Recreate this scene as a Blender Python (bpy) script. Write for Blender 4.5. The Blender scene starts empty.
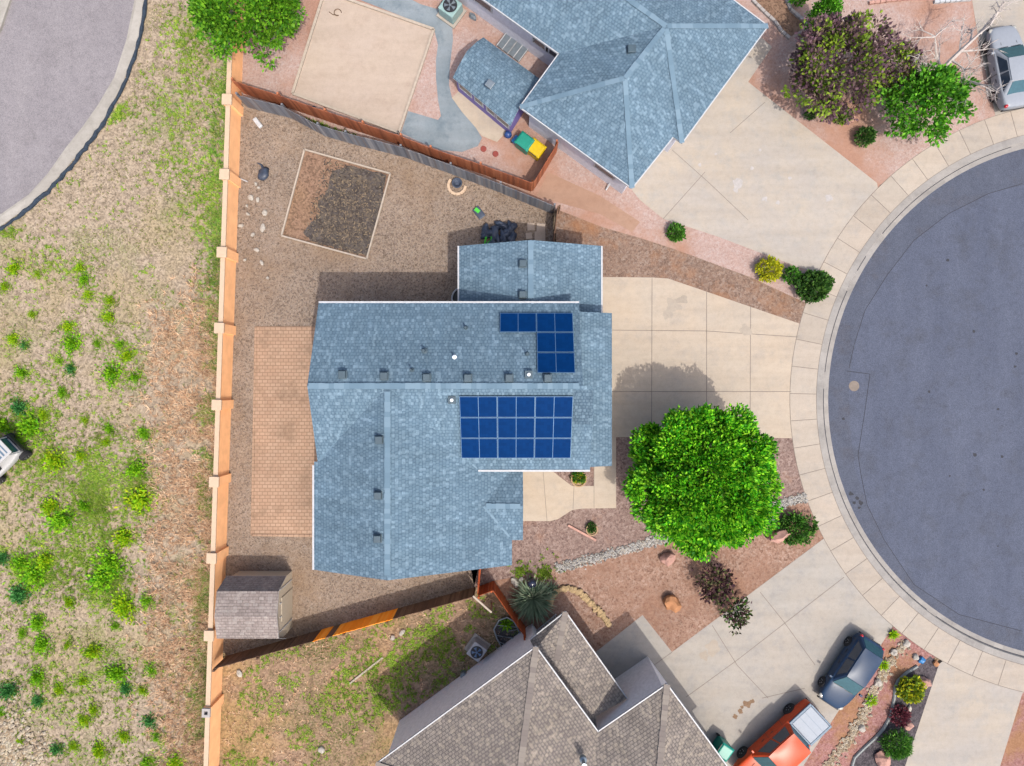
import bpy, math, random
from mathutils import Vector, Matrix, noise
R = math.radians
rnd = random.Random(7)
U = rnd.uniform
scene = bpy.context.scene
COL = scene.collection
H = 39.0                     # height of the drone above the ground
F = 1024 * 24 / 36.0
S0 = F / H                   # picture scale on the ground, px per metre
def G(px, py, z=0.0):        # photo measurement -> metres, for a point at height z
    s = F / (H - z)
    return Vector(((px - 512) / s, (383 - py) / s, z))
def GP(pts, z=0.0): return [G(x, y, z) for x, y in pts]

# ------------------------------------------------------------------ materials
K = 1.62
def C(r, g, b, k=None):
    k = k or K
    f = lambda v: (v / 255 / 12.92 if v <= 10 else ((v / 255 + .055) / 1.055) ** 2.4)
    return (f(r) / k, f(g) / k, f(b) / k, 1)
class N:
    def __init__(s, name):
        s.m = bpy.data.materials.new(name); s.m.use_nodes = True
        s.t = s.m.node_tree; s.t.nodes.clear()
        s.out = s.t.nodes.new('ShaderNodeOutputMaterial')
    def n(s, typ, **kw):
        nd = s.t.nodes.new('ShaderNode' + typ)
        for k, v in kw.items(): setattr(nd, k, v)
        return nd
    def l(s, a, b): s.t.links.new(a, b)
    def bsdf(s, rough=.85, spec=.3, metal=0, coat=0):
        b = s.n('BsdfPrincipled'); b.inputs['Roughness'].default_value = rough
        b.inputs['Specular IOR Level'].default_value = spec
        b.inputs['Metallic'].default_value = metal; b.inputs['Coat Weight'].default_value = coat
        s.l(b.outputs[0], s.out.inputs[0]); return b
    def coord(s, kind='Object'):
        return s.n('TexCoord').outputs[kind]
    def ramp(s, fac, stops, interp='LINEAR'):
        r = s.n('ValToRGB'); r.color_ramp.interpolation = interp
        e = r.color_ramp.elements
        while len(e) < len(stops): e.new(.5)
        for i, (p, c) in enumerate(stops): e[i].position = p; e[i].color = c
        s.l(fac, r.inputs[0]); return r.outputs[0]
    def noise(s, co, scale, detail=3, rough=.6):
        t = s.n('TexNoise'); t.inputs['Scale'].default_value = scale
        t.inputs['Detail'].default_value = detail; t.inputs['Roughness'].default_value = rough
        s.l(co, t.inputs['Vector']); return t.outputs['Fac']
    def voro(s, co, scale):
        t = s.n('TexVoronoi'); t.inputs['Scale'].default_value = scale
        s.l(co, t.inputs['Vector']); return t
    def sep(s, col):
        t = s.n('SeparateColor'); s.l(col, t.inputs[0]); return t.outputs
    def mix(s, fac, a, b, mode='MIX'):
        t = s.n('Mix', data_type='RGBA', blend_type=mode)
        for sock, v in ((t.inputs[0], fac), (t.inputs[6], a), (t.inputs[7], b)):
            if hasattr(v, 'links') or hasattr(v, 'is_linked'): s.l(v, sock)
            else: sock.default_value = v
        return t.outputs[2]
    def step(s, v, lo, hi):
        t = s.n('MapRange'); t.inputs['From Min'].default_value = lo; t.inputs['From Max'].default_value = hi
        s.l(v, t.inputs[0]); return t.outputs[0]
    def bump(s, b, h, dist, strength=.6):
        t = s.n('Bump'); t.inputs['Distance'].default_value = dist; t.inputs['Strength'].default_value = strength
        s.l(h, t.inputs['Height']); s.l(t.outputs[0], b.inputs['Normal'])
    def geo(s, what): return s.n('NewGeometry').outputs[what]
def plain(name, col, rough=.6, spec=.4, metal=0, coat=0, var=.12, scale=6):
    m = N(name); b = m.bsdf(rough, spec, metal, coat)
    f = m.noise(m.coord(), scale, 4)
    lo = tuple(c * (1 - var) for c in col[:3]) + (1,); hi = tuple(min(1, c * (1 + var)) for c in col[:3]) + (1,)
    m.l(m.ramp(f, [(.3, lo), (.7, hi)]), b.inputs['Base Color']); return m.m
def gravel(name, cols, cell=9, patch=None, pscale=.25, plo=.45, phi=.65, bump=.03, big=.12):
    m = N(name); b = m.bsdf(.95, .15); co = m.coord()
    v = m.voro(co, cell); v2 = m.voro(co, cell * 2.3)
    r = m.sep(v.outputs['Color'])[0]; r2 = m.sep(v2.outputs['Color'])[1]
    k = len(cols)
    stops = [((i + .5) / k, c) for i, c in enumerate(cols)]
    a = m.ramp(r, stops); a2 = m.ramp(r2, stops)
    c = m.mix(.5, a, a2)
    if patch:
        n = m.step(m.noise(co, pscale, 5, .65), plo, phi)
        pc = m.mix(.5, m.ramp(r2, [((i + .5) / len(patch), q) for i, q in enumerate(patch)]), m.ramp(r, [((i + .5) / len(patch), q) for i, q in enumerate(patch)]))
        c = m.mix(n, c, pc)
    d = m.ramp(m.noise(co, .5, 6, .7), [(.3, (1 - big,) * 3 + (1,)), (.7, (1 + big * .6,) * 3 + (1,))])
    c = m.mix(1.0, c, d, 'MULTIPLY')
    m.l(c, b.inputs['Base Color']); m.bump(b, v.outputs['Distance'], bump, .7); return m.m
def concrete(name, base, warm, stain, seed=0):
    m = N(name); b = m.bsdf(.9, .2); co = m.coord()
    n1 = m.noise(co, .35 + seed * .03, 5, .6); n2 = m.noise(co, .9, 7, .72); n3 = m.noise(co, 26, 4, .7); n4 = m.noise(co, 3.2, 6, .75)
    c = m.ramp(n1, [(.35, base), (.65, warm)])
    isl = m.geo('Random Per Island')
    c = m.mix(m.step(n2, .5, .72), c, stain)
    c = m.mix(1.0, c, m.ramp(n4, [(.28, (.9, .89, .88, 1)), (.5, (1, 1, 1, 1)), (.74, (1.06, 1.06, 1.06, 1))]), 'MULTIPLY')
    mp = m.n('Mapping'); mp.inputs['Scale'].default_value = (.16, 1.5, 1); mp.inputs['Rotation'].default_value = (0, 0, .1 + seed * .35); m.l(co, mp.inputs[0])
    st = m.noise(mp.outputs[0], 1.0, 4, .6)
    c = m.mix(1.0, c, m.ramp(st, [(.36, (.94, .935, .93, 1)), (.6, (1.02, 1.02, 1.02, 1))]), 'MULTIPLY')
    c = m.mix(1.0, c, m.ramp(n3, [(.3, (.9, .9, .9, 1)), (.7, (1.05, 1.05, 1.05, 1))]), 'MULTIPLY')
    c = m.mix(1.0, c, m.ramp(isl, [(0, (.92, .92, .92, 1)), (1, (1.05, 1.05, 1.05, 1))]), 'MULTIPLY')
    m.l(c, b.inputs['Base Color']); m.bump(b, n3, .004, .5); return m.m
def asphalt(name, a, bcol, dark):
    m = N(name); b = m.bsdf(.9, .25); co = m.coord()
    mp = m.n('Mapping'); mp.inputs['Scale'].default_value = (1, .22, 1); m.l(co, mp.inputs[0])
    n1 = m.noise(mp.outputs[0], .8, 6, .65); n2 = m.noise(co, .55, 8, .75); n3 = m.voro(co, 34); n4 = m.noise(co, 2.6, 6, .8)
    c = m.ramp(n1, [(.32, a), (.68, bcol)])
    c = m.mix(m.step(n2, .5, .72), c, dark)
    c = m.mix(1.0, c, m.ramp(n4, [(.25, (.84, .84, .84, 1)), (.5, (1, 1, 1, 1)), (.78, (1.1, 1.09, 1.08, 1))]), 'MULTIPLY')
    g = m.ramp(m.sep(n3.outputs['Color'])[0], [(0, (.76, .76, .76, 1)), (1, (1.24, 1.24, 1.24, 1))])
    c = m.mix(1.0, c, g, 'MULTIPLY')
    m.l(c, b.inputs['Base Color']); m.bump(b, n3.outputs['Distance'], .006, .5); return m.m
def shingle(name, c1, c2, mortar, light, row=.2, wid=.33):
    m = N(name); b = m.bsdf(.92, .2); uv = m.coord('UV')
    t = m.n('TexBrick'); m.l(uv, t.inputs['Vector'])
    t.inputs['Scale'].default_value = 1; t.inputs['Brick Width'].default_value = wid; t.inputs['Row Height'].default_value = row
    t.inputs['Mortar Size'].default_value = .022; t.inputs['Mortar Smooth'].default_value = .3
    t.inputs['Color1'].default_value = c1; t.inputs['Color2'].default_value = c2; t.inputs['Mortar'].default_value = mortar
    t.offset = .37; t.offset_frequency = 2; t.squash = 1
    t2 = m.n('TexBrick'); m.l(uv, t2.inputs['Vector'])
    t2.inputs['Scale'].default_value = 1; t2.inputs['Brick Width'].default_value = wid * .71; t2.inputs['Row Height'].default_value = row
    t2.inputs['Mortar Size'].default_value = 0; t2.offset = .61; t2.offset_frequency = 3
    t2.inputs['Color1'].default_value = (0, 0, 0, 1); t2.inputs['Color2'].default_value = (1, 1, 1, 1)
    c = m.mix(m.step(m.sep(t2.outputs[0])[0], .74, .95), t.outputs[0], light)
    c = m.mix(m.step(m.sep(t2.outputs[0])[0], .16, .05), c, m.mix(.55, c, mortar))
    n = m.noise(m.coord(), .45, 5, .7); n2 = m.noise(m.coord(), 9, 5, .75)
    c = m.mix(1.0, c, m.ramp(n, [(.3, (.86, .86, .86, 1)), (.7, (1.1, 1.1, 1.1, 1))]), 'MULTIPLY')
    mp = m.n('Mapping'); mp.inputs['Scale'].default_value = (1.6, .18, 1); m.l(uv, mp.inputs[0]); st = m.noise(mp.outputs[0], 1.0, 5, .6)
    c = m.mix(1.0, c, m.ramp(st, [(.35, (.93, .93, .92, 1)), (.65, (1.05, 1.05, 1.05, 1))]), 'MULTIPLY')
    c = m.mix(1.0, c, m.ramp(n2, [(.32, (.74, .75, .77, 1)), (.68, (1.2, 1.19, 1.18, 1))]), 'MULTIPLY')
    m.l(c, b.inputs['Base Color']); m.bump(b, t.outputs['Fac'], -.02, .6); return m.m
def pavers(name, c1, c2, mortar, dark):
    m = N(name); b = m.bsdf(.9, .2); co = m.coord()
    t = m.n('TexBrick'); m.l(co, t.inputs['Vector'])
    t.inputs['Scale'].default_value = 1; t.inputs['Brick Width'].default_value = .3; t.inputs['Row Height'].default_value = .2
    t.inputs['Mortar Size'].default_value = .018; t.inputs['Color1'].default_value = c1; t.inputs['Color2'].default_value = c2; t.inputs['Mortar'].default_value = mortar
    c = m.mix(m.step(m.noise(co, .9, 8, .75), .5, .72), t.outputs[0], dark)
    c = m.mix(1.0, c, m.ramp(m.noise(co, .4, 3), [(.3, (.9, .9, .9, 1)), (.7, (1.08, 1.06, 1.04, 1))]), 'MULTIPLY')
    m.l(c, b.inputs['Base Color']); m.bump(b, t.outputs['Fac'], -.01, .6); return m.m
def island(name, cols, rough=.8, transl=0.0, clump=0, gloss=.2, clumpscale=1.1):
    m = N(name); r = m.geo('Random Per Island'); k = len(cols)
    c = m.ramp(r, [((i + .5) / k, q) for i, q in enumerate(cols)])
    if clump:
        f = m.ramp(m.noise(m.coord(), clumpscale, 2), [(.35, (1 - clump,) * 3 + (1,)), (.65, (1 + clump,) * 3 + (1,))])
        c = m.mix(1.0, c, f, 'MULTIPLY')
    b = m.bsdf(rough, gloss); m.l(c, b.inputs['Base Color'])
    if transl:
        tr = m.n('BsdfTranslucent'); m.l(c, tr.inputs[0]); mx = m.n('MixShader'); mx.inputs[0].default_value = transl
        m.l(b.outputs[0], mx.inputs[1]); m.l(tr.outputs[0], mx.inputs[2]); m.l(mx.outputs[0], m.out.inputs[0])
    return m.m
def soil(name, cols, greens, drys, gl=(.52, .66), dl=(.5, .62), lean=False):
    m = N(name); b = m.bsdf(.97, .1); co = m.coord()
    n1 = m.noise(co, .22, 6, .7); n2 = m.noise(co, 2.4, 7, .75); n3 = m.noise(co, 9, 4, .7)
    v = m.voro(co, 11); r = m.sep(v.outputs['Color'])[0]
    c = m.ramp(n2, [(.3, cols[0]), (.5, cols[1]), (.7, cols[2])])
    c = m.mix(m.step(m.noise(co, .16, 4, .6), *dl), c, m.ramp(n3, [(.3, drys[0]), (.7, drys[1])]))
    gm = m.n('Math', operation='MULTIPLY'); m.l(m.step(n1, *gl), gm.inputs[0]); m.l(m.step(n3, .4, .62), gm.inputs[1])
    c = m.mix(gm.outputs[0], c, m.ramp(r, [(.2, greens[0]), (.6, greens[1]), (.9, greens[2])]))
    c = m.mix(1.0, c, m.ramp(r, [(0, (.64, .64, .64, 1)), (.5, (1, 1, 1, 1)), (1, (1.24, 1.24, 1.24, 1))]), 'MULTIPLY')
    m.l(c, b.inputs['Base Color']); m.bump(b, n3, .06, .6); return m.m

M = {}
K = 2.35; M['lot'] = soil('dry_lot_soil', [C(158,142,122), C(202,182,158), C(220,202,180)], [C(124,144,64), C(160,168,84), C(100,130,56)], [C(186,166,132), C(210,192,158)]); K = 1.62
K = 2.3; M['yard'] = soil('weedy_yard_soil', [C(148,120,98), C(188,156,130), C(206,176,148)], [C(85,105,45), C(120,130,60), C(65,88,35)], [C(190,150,110), C(205,175,130)], gl=(.44, .6)); K = 1.62
K = 2.4; M['far'] = soil('far_ground_soil', [C(150,130,110), C(190,170,145), C(205,185,160)], [C(110,130,60), C(140,150,70), C(90,120,50)], [C(190,165,125), C(215,190,150)]); K = 1.62
K = 1.8; M['gravel'] = gravel('brown_gravel', [C(96,82,72), C(150,130,114), C(168,148,130), C(124,105,91), C(188,170,152), C(150,138,130), C(178,158,140)], 12, [C(136,112,92), C(168,142,116), C(152,126,102)], .22, .5, .75, .03, .18); K = 1.62
K = 1.95; M['gravel_front'] = gravel('mauve_gravel', [C(118,96,90), C(156,132,124), C(174,150,140), C(142,116,108), C(188,166,156)], 8, [C(162,118,94), C(176,136,110)], .25, .56, .72); K = 1.62
K = 2.35; M['gravel_orange'] = gravel('orange_pink_gravel', [C(142,108,92), C(190,150,130), C(206,170,150), C(172,134,114), C(216,186,168)], 8, [C(178,136,114), C(198,156,132), C(160,120,100)], .3, .45, .65); K = 1.62
M['gravel_side'] = gravel('dark_brown_gravel', [C(110,90,80), C(140,116,102), C(156,132,116), C(128,102,88), C(162,144,132)], 8, [C(150,110,84), C(164,124,96)], .35, .5, .66)
K = 2.5; M['pink'] = gravel('pink_gravel', [C(206,172,160), C(224,192,180), C(232,204,194), C(214,182,170), C(232,212,206)], 9, [C(206,160,138), C(218,172,150), C(212,166,144)], .12, .46, .58, .02, .08); K = 1.62
K = 1.9; M['bed_dark'] = gravel('dark_basalt_gravel', [C(70,66,70), C(98,92,96), C(120,112,116), C(84,76,82)], 8); K = 1.62
K = 2.3; M['bed_pink'] = gravel('rose_gravel', [C(160,110,104), C(196,146,140), C(210,166,160), C(178,128,120)], 9, [C(176,130,98), C(196,150,116)], .4, .48, .62); K = 1.62
K = 2.3; M['sand'] = concrete('sand_fill', C(226,207,191), C(231,211,192), C(219,198,180)); K = 1.62
K = 2.67; M['side'] = concrete('orange_path_fill', C(224,184,160), C(216,174,150), C(212,168,142)); K = 1.62
K = 1.9; M['dirt'] = soil('bare_dirt', [C(134,106,88), C(156,126,106), C(168,138,116)], [C(130,104,84), C(150,122,102), C(120,96,78)], [C(150,118,94), C(168,138,112)]); K = 1.62
K = 1.75; M['char'] = gravel('charred_mulch', [C(66,60,58), C(96,88,84), C(122,112,100), C(80,74,72), C(108,100,98)], 7, [C(148,130,106), C(96,88,82)], .9, .5, .7, .05); K = 1.62
K = 2.3; M['conc'] = concrete('drive_concrete', C(226,212,194), C(230,212,190), C(212,200,186)); K = 1.62
K = 2.5; M['conc_n'] = concrete('neighbour_concrete', C(217,209,200), C(226,213,196), C(206,202,196), 3); K = 1.62
K = 2.4; M['conc_s'] = concrete('lower_concrete', C(210,204,195), C(218,208,195), C(196,192,188), 5); K = 1.62
K = 2.5; M['walk'] = concrete('sidewalk_concrete', C(225,213,198), C(229,214,197), C(212,203,193), 2); K = 1.62
K = 2.5; M['kerb'] = concrete('kerb_concrete', C(196,192,188), C(208,202,195), C(176,172,168), 1); K = 1.62
K = 2.67; M['kerb_w'] = concrete('pale_kerb_concrete', C(222,216,206), C(232,226,216), C(204,198,188), 1); K = 1.62
K = 2.67; M['joint'] = plain('joint_gap', C(172,158,146), .95); K = 1.62
K = 2.67; M['stone_grey'] = concrete('stamped_grey_concrete', C(160,176,186), C(186,198,206), C(138,156,168), 2); K = 1.62
K = 2.67; M['asphalt'] = asphalt('grey_asphalt', C(108,116,138), C(119,127,149), C(104,109,124)); K = 1.62
K = 2.67; M['asphalt_d'] = asphalt('edge_asphalt', C(106,113,132), C(116,123,142), C(108,109,120)); M['asphalt_l'] = asphalt('pale_asphalt', C(178,172,177), C(188,182,186), C(168,162,166)); K = 1.62
K = 2.2; M['crack'] = plain('tar_crack', C(66,68,78), .9); K = 1.62
K = 2.6; M['stain'] = plain('rust_stain', C(172,140,112), .95, var=.2); K = 1.62
K = 2.2; M['oil'] = plain('oil_stain', C(70,72,80), .95); K = 1.62
K = 2.0; M['patio'] = pavers('patio_pavers', C(208,176,150), C(198,164,138), C(164,134,112), C(158,132,110)); K = 1.62
K = 1.85; M['roof'] = shingle('blue_grey_shingles', C(114,141,160), C(124,151,170), C(98,124,144), C(138,165,184), .17, .17); K = 1.62
K = 1.9; M['roof_dark'] = shingle('darker_shingles', C(104,128,146), C(114,138,156), C(84,108,128), C(130,156,174), .17, .17); K = 1.62
K = 1.75; M['roof_tan'] = shingle('taupe_shingles', C(152,142,134), C(162,152,142), C(122,114,110), C(176,164,150), .16, .2); K = 1.62
M['roof_shed'] = shingle('shed_shingles', C(158,146,140), C(166,154,148), C(138,126,122), C(170,160,154), .16, .32)
K = 1.8; M['cap'] = island('ridge_cap_shingles', [C(114,141,160), C(122,149,168), C(132,158,176)], .9); K = 1.62
K = 1.75; M['cap_tan'] = island('taupe_cap_shingles', [C(142,132,126), C(152,142,134), C(162,152,142)], .9); K = 1.62
M['white'] = plain('white_paint', C(232,234,238, 2.3), .5)
K = 2.0; M['wall_beige'] = plain('beige_siding', C(214,200,182), .8); K = 1.62
M['wall_grey'] = plain('lilac_grey_siding', C(232,228,230, 1.25), .8)
M['wall_blue'] = plain('pale_grey_siding', C(212,214,226, 1.4), .8)
M['glass'] = plain('dark_window_glass', C(50,66,84), .08, .6)
K = 2.2; M['door'] = plain('garage_door_paint', C(220,210,196), .6); K = 1.62
M['block'] = plain('orange_stucco', C(250,190,138, 1.04), .9, .15, var=.1, scale=1.6)
K = 2.2; M['coping'] = plain('pale_stucco_cap', C(244,214,184), .9, .15, var=.06); K = 1.62
K = 2.3; M['cmu'] = plain('grey_block', C(206,200,196), .9); K = 1.62
K = 1.5; M['wood_grey'] = island('weathered_grey_pickets', [C(112,116,126), C(134,138,146), C(98,100,108), C(150,150,154), C(120,116,118)], .9); K = 1.62
K = 1.25; M['wood_brown'] = island('brown_stained_pickets', [C(168,100,70), C(150,88,62), C(178,112,80), C(136,80,58)], .85); K = 1.62
M['wood_red'] = island('red_stained_pickets', [C(176,82,42), C(196,98,52), C(160,72,38)], .8)
M['wood_dark'] = island('dim_brown_pickets', [C(120,92,76), C(104,80,66), C(132,104,86)], .9)
M['wood_new'] = island('new_orange_pickets', [C(255,150,40, 1.0), C(245,140,30, 1.0), C(255,165,60, 1.0)], .8)
K = 2.4; M['timber'] = plain('pale_timber', C(222,206,188), .85); K = 1.62
M['bark'] = plain('bark', C(120,98,80), .95, var=.3, scale=9)
M['bark_w'] = plain('bleached_bark', C(206,196,190), .9, var=.2, scale=9)
M['leaf_main'] = island('bright_green_leaves', [C(34,112,12, 1.15), C(74,156,18, 1.15), C(108,186,28, 1.15), C(156,214,48, 1.15), C(54,136,16, 1.15)], .6, .3, .45, clumpscale=1.7)  # strong clump noise paints lit leaf clusters and shaded gaps into the leaf colour
M['leaf_tl'] = island('lime_leaves', [C(76,138,24, 1.5), C(110,174,36, 1.5), C(138,194,48, 1.5), C(60,118,24, 1.5)], .6, .3, .25)
M['leaf_mid'] = island('fresh_green_leaves', [C(62,130,24, 1.4), C(94,166,34, 1.4), C(128,196,56, 1.4), C(50,112,26, 1.4)], .6, .3, .28)
M['leaf_purple'] = island('purple_leaves', [C(112,84,96), C(136,104,114), C(96,72,84), C(126,108,92)], .6, .2, .2)
M['leaf_tip'] = island('yellow_green_tip_leaves', [C(110,140,42, 1.4), C(142,174,50, 1.4), C(92,122,42, 1.4), C(164,190,62, 1.4)], .6, .3, .2)
M['leaf_dk'] = island('dark_green_leaves', [C(50,92,36), C(74,120,44), C(40,76,34), C(98,142,56)], .65, .2, .2)
M['leaf_grn'] = island('green_shrub_leaves', [C(60,120,34), C(88,152,44), C(48,100,34), C(116,170,60)], .65, .25, .2)
M['leaf_yel'] = island('yellow_leaves', [C(200,200,30), C(228,224,50), C(180,186,30), C(160,176,36)], .6, .3, .15)
M['leaf_teal'] = island('grey_green_blades', [C(104,126,100, 1.15), C(130,150,122, 1.15), C(88,110,86, 1.15), C(150,162,134, 1.15)], .7, .2, .2)
M['leaf_blk'] = island('burgundy_leaves', [C(72,44,52), C(96,62,68), C(60,40,46), C(100,110,60)], .6, .15)
M['leaf_red'] = island('maroon_leaves', [C(110,50,62), C(136,70,80), C(92,44,54)], .6, .2)
M['weed_g'] = island('green_weed_blades', [C(90,160,20, 1.1), C(124,186,24, 1.1), C(152,202,32, 1.1), C(72,134,24, 1.1), C(140,184,26, 1.1)], .7, .3, .2)
M['weed_y'] = island('yellow_weed_blades', [C(124,178,16, 1.1), C(156,194,20, 1.1), C(182,194,30, 1.1), C(102,164,20, 1.1)], .7, .3, .15)
M['weed_d'] = island('blue_green_weed_blades', [C(60,130,64, 1.4), C(80,152,70, 1.4), C(98,168,88, 1.4), C(54,112,54, 1.4)], .7, .25, .2)
M['dry'] = island('dry_grass_blades', [C(220,188,154, 1.35), C(238,212,180, 1.35), C(198,158,124, 1.35), C(212,172,136, 1.35), C(168,132,104, 1.35)], .9, .15, .15)
M['sparse'] = island('sparse_mixed_blades', [C(150,156,84, 1.7), C(184,176,120, 1.7), C(136,152,74, 1.7), C(206,192,150, 1.7), C(122,146,64, 1.7), C(168,150,112, 1.7)], .9, .15, .2)
M['lowgreen'] = island('low_green_blades', [C(118,158,44, 1.25), C(146,178,54, 1.25), C(96,136,40, 1.25), C(170,182,76, 1.25), C(134,160,60, 1.25)], .8, .2, .25, clumpscale=.5)
M['wallweed'] = island('wall_foot_weeds', [C(96,150,50, 1.4), C(134,180,66, 1.4), C(160,176,86, 1.4), C(78,124,48, 1.4), C(182,174,108, 1.4)], .8, .2, .25, clumpscale=.5)
M['panel'] = None
K = 2.2; M['frame'] = plain('panel_frame', C(120,160,200), .4, .5, .4); K = 1.62
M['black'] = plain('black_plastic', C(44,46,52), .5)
M['tyre'] = plain('tyre_rubber', C(38,38,42), .85)
M['rim'] = plain('alloy_rim', C(170,174,180), .3, .5, .7)
M['vent'] = plain('dark_roof_vent', C(72,92,104), .6)
M['tube'] = plain('skylight_dome', C(240,244,248, 1.2), .15)
M['metal'] = plain('grey_metal', C(150,162,170), .4, .5, .6)
K = 2.3; M['ac'] = plain('pale_teal_cabinet', C(178,214,212), .5); K = 1.62
K = 2.3; M['ac_w'] = plain('pale_grey_cabinet', C(214,214,218), .5); K = 1.62
M['ac_fan'] = plain('fan_blades', C(96,124,160), .4, .5, .3)
M['purple'] = plain('purple_paint', C(126,116,190), .6)
K = 1.9; M['tan'] = plain('tan_vinyl', C(222,208,184), .7, var=.05); K = 1.62
K = 2.2; M['bin_green'] = plain('green_plastic', C(30,164,140), .45); K = 1.62
K = 2.3; M['bin_yellow'] = plain('yellow_plastic', C(250,214,10), .45); K = 1.62
M['bin_teal'] = plain('teal_bin_plastic', C(24,150,132), .4)
M['blue'] = plain('blue_plastic', C(50,80,140), .4)
K = 2.2; M['blue_l'] = plain('bright_blue_glass', C(60,150,220), .25); K = 1.62
K = 2.2; M['red_disc'] = plain('brick_red_stone', C(170,84,76), .9); K = 1.62
M['bag'] = plain('dark_blue_sheet', C(66,76,94), .45, var=.3, scale=5)
M['bag_green'] = plain('lime_print', C(80,210,60), .5)
K = 2.6; M['paint_navy'] = plain('navy_car_paint', C(62,88,122), .3, .15, 0, 0, .05); K = 1.62
K = 2.0; M['paint_red'] = plain('orange_red_car_paint', C(232,92,52), .3, .15, 0, 0, .05); K = 1.62
K = 2.7; M['paint_silver'] = plain('silver_car_paint', C(200,208,220), .3, .15, 0, 0, .04); K = 1.62
K = 2.5; M['paint_white'] = plain('white_car_paint', C(236,236,236), .3, .15, 0, 0, .04); K = 1.62
K = 3.2; M['cover'] = plain('pale_bed_cover', C(196,210,228), .5, var=.05); K = 1.62
K = 2.6; M['bedtrim'] = plain('blue_grey_trim', C(120,150,176), .5); K = 1.62
M['cglass'] = plain('car_glass', C(60,104,116), .05, .7, .2)
K = 2.4; M['lampglass'] = plain('headlamp_glass', C(226,224,214), .1, .6); K = 1.62
M['taillight'] = plain('tail_lamp', C(190,40,50), .2, .6)
K = 2.3; M['rock_pink'] = plain('pink_sandstone', C(226,176,160), .9, var=.2, scale=3); K = 1.62
K = 2.2; M['rock_or'] = plain('orange_sandstone', C(214,152,106), .9, var=.2, scale=3); K = 1.62
K = 2.5; M['rock_w'] = plain('white_rock', C(226,218,206), .9, var=.15); K = 1.62
K = 2.4; M['edging'] = island('tan_edging_stone', [C(224,180,120), C(236,204,152), C(204,150,96), C(226,196,150)], .9); K = 1.62
K = 2.4; M['river'] = island('river_rock', [C(214,210,204), C(236,232,226), C(180,178,176), C(130,126,124), C(222,212,196)], .85); K = 1.62
K = 2.4; M['pebble'] = island('cream_pebble', [C(226,210,182), C(236,224,202), C(206,180,146), C(190,172,150)], .85); K = 1.62
M['splash'] = plain('white_splash', C(228,222,218, 2.6), .9)
M['greyst'] = concrete('grey_stain', C(215,202,186, 2.4), C(220,206,188, 2.4), C(206,196,184, 2.4))
M['chips'] = island('bark_chips', [C(70,62,58), C(96,86,78), C(58,54,54), C(150,132,108), C(120,106,92), C(84,78,76)], .95)
K = 2.4; M['lawn_edge'] = plain('grey_bed_edging', C(176,182,180), .8); K = 1.62
M['sock'] = plain('black_silt_sock', C(44,58,74), .85, var=.4)
K = 2.3; M['terracotta'] = plain('tan_planter_ring', C(214,180,140), .85); K = 1.62
M['pot'] = plain('dark_glazed_ball', C(34,40,62), .12, .7)

def solar_mat():
    m = N('blue_solar_cells'); b = m.bsdf(.5, .03); uv = m.coord('UV')
    t = m.n('TexBrick'); m.l(uv, t.inputs['Vector'])
    t.offset = 0; t.inputs['Scale'].default_value = 1; t.inputs['Brick Width'].default_value = .156; t.inputs['Row Height'].default_value = .156
    t.inputs['Mortar Size'].default_value = .004
    t.inputs['Color1'].default_value = C(6,58,118); t.inputs['Color2'].default_value = C(8,64,128); t.inputs['Mortar'].default_value = C(6,56,116)
    m.l(t.outputs[0], b.inputs['Base Color']); return m.m
K = 2.3; M['panel'] = solar_mat(); K = 1.62

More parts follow.
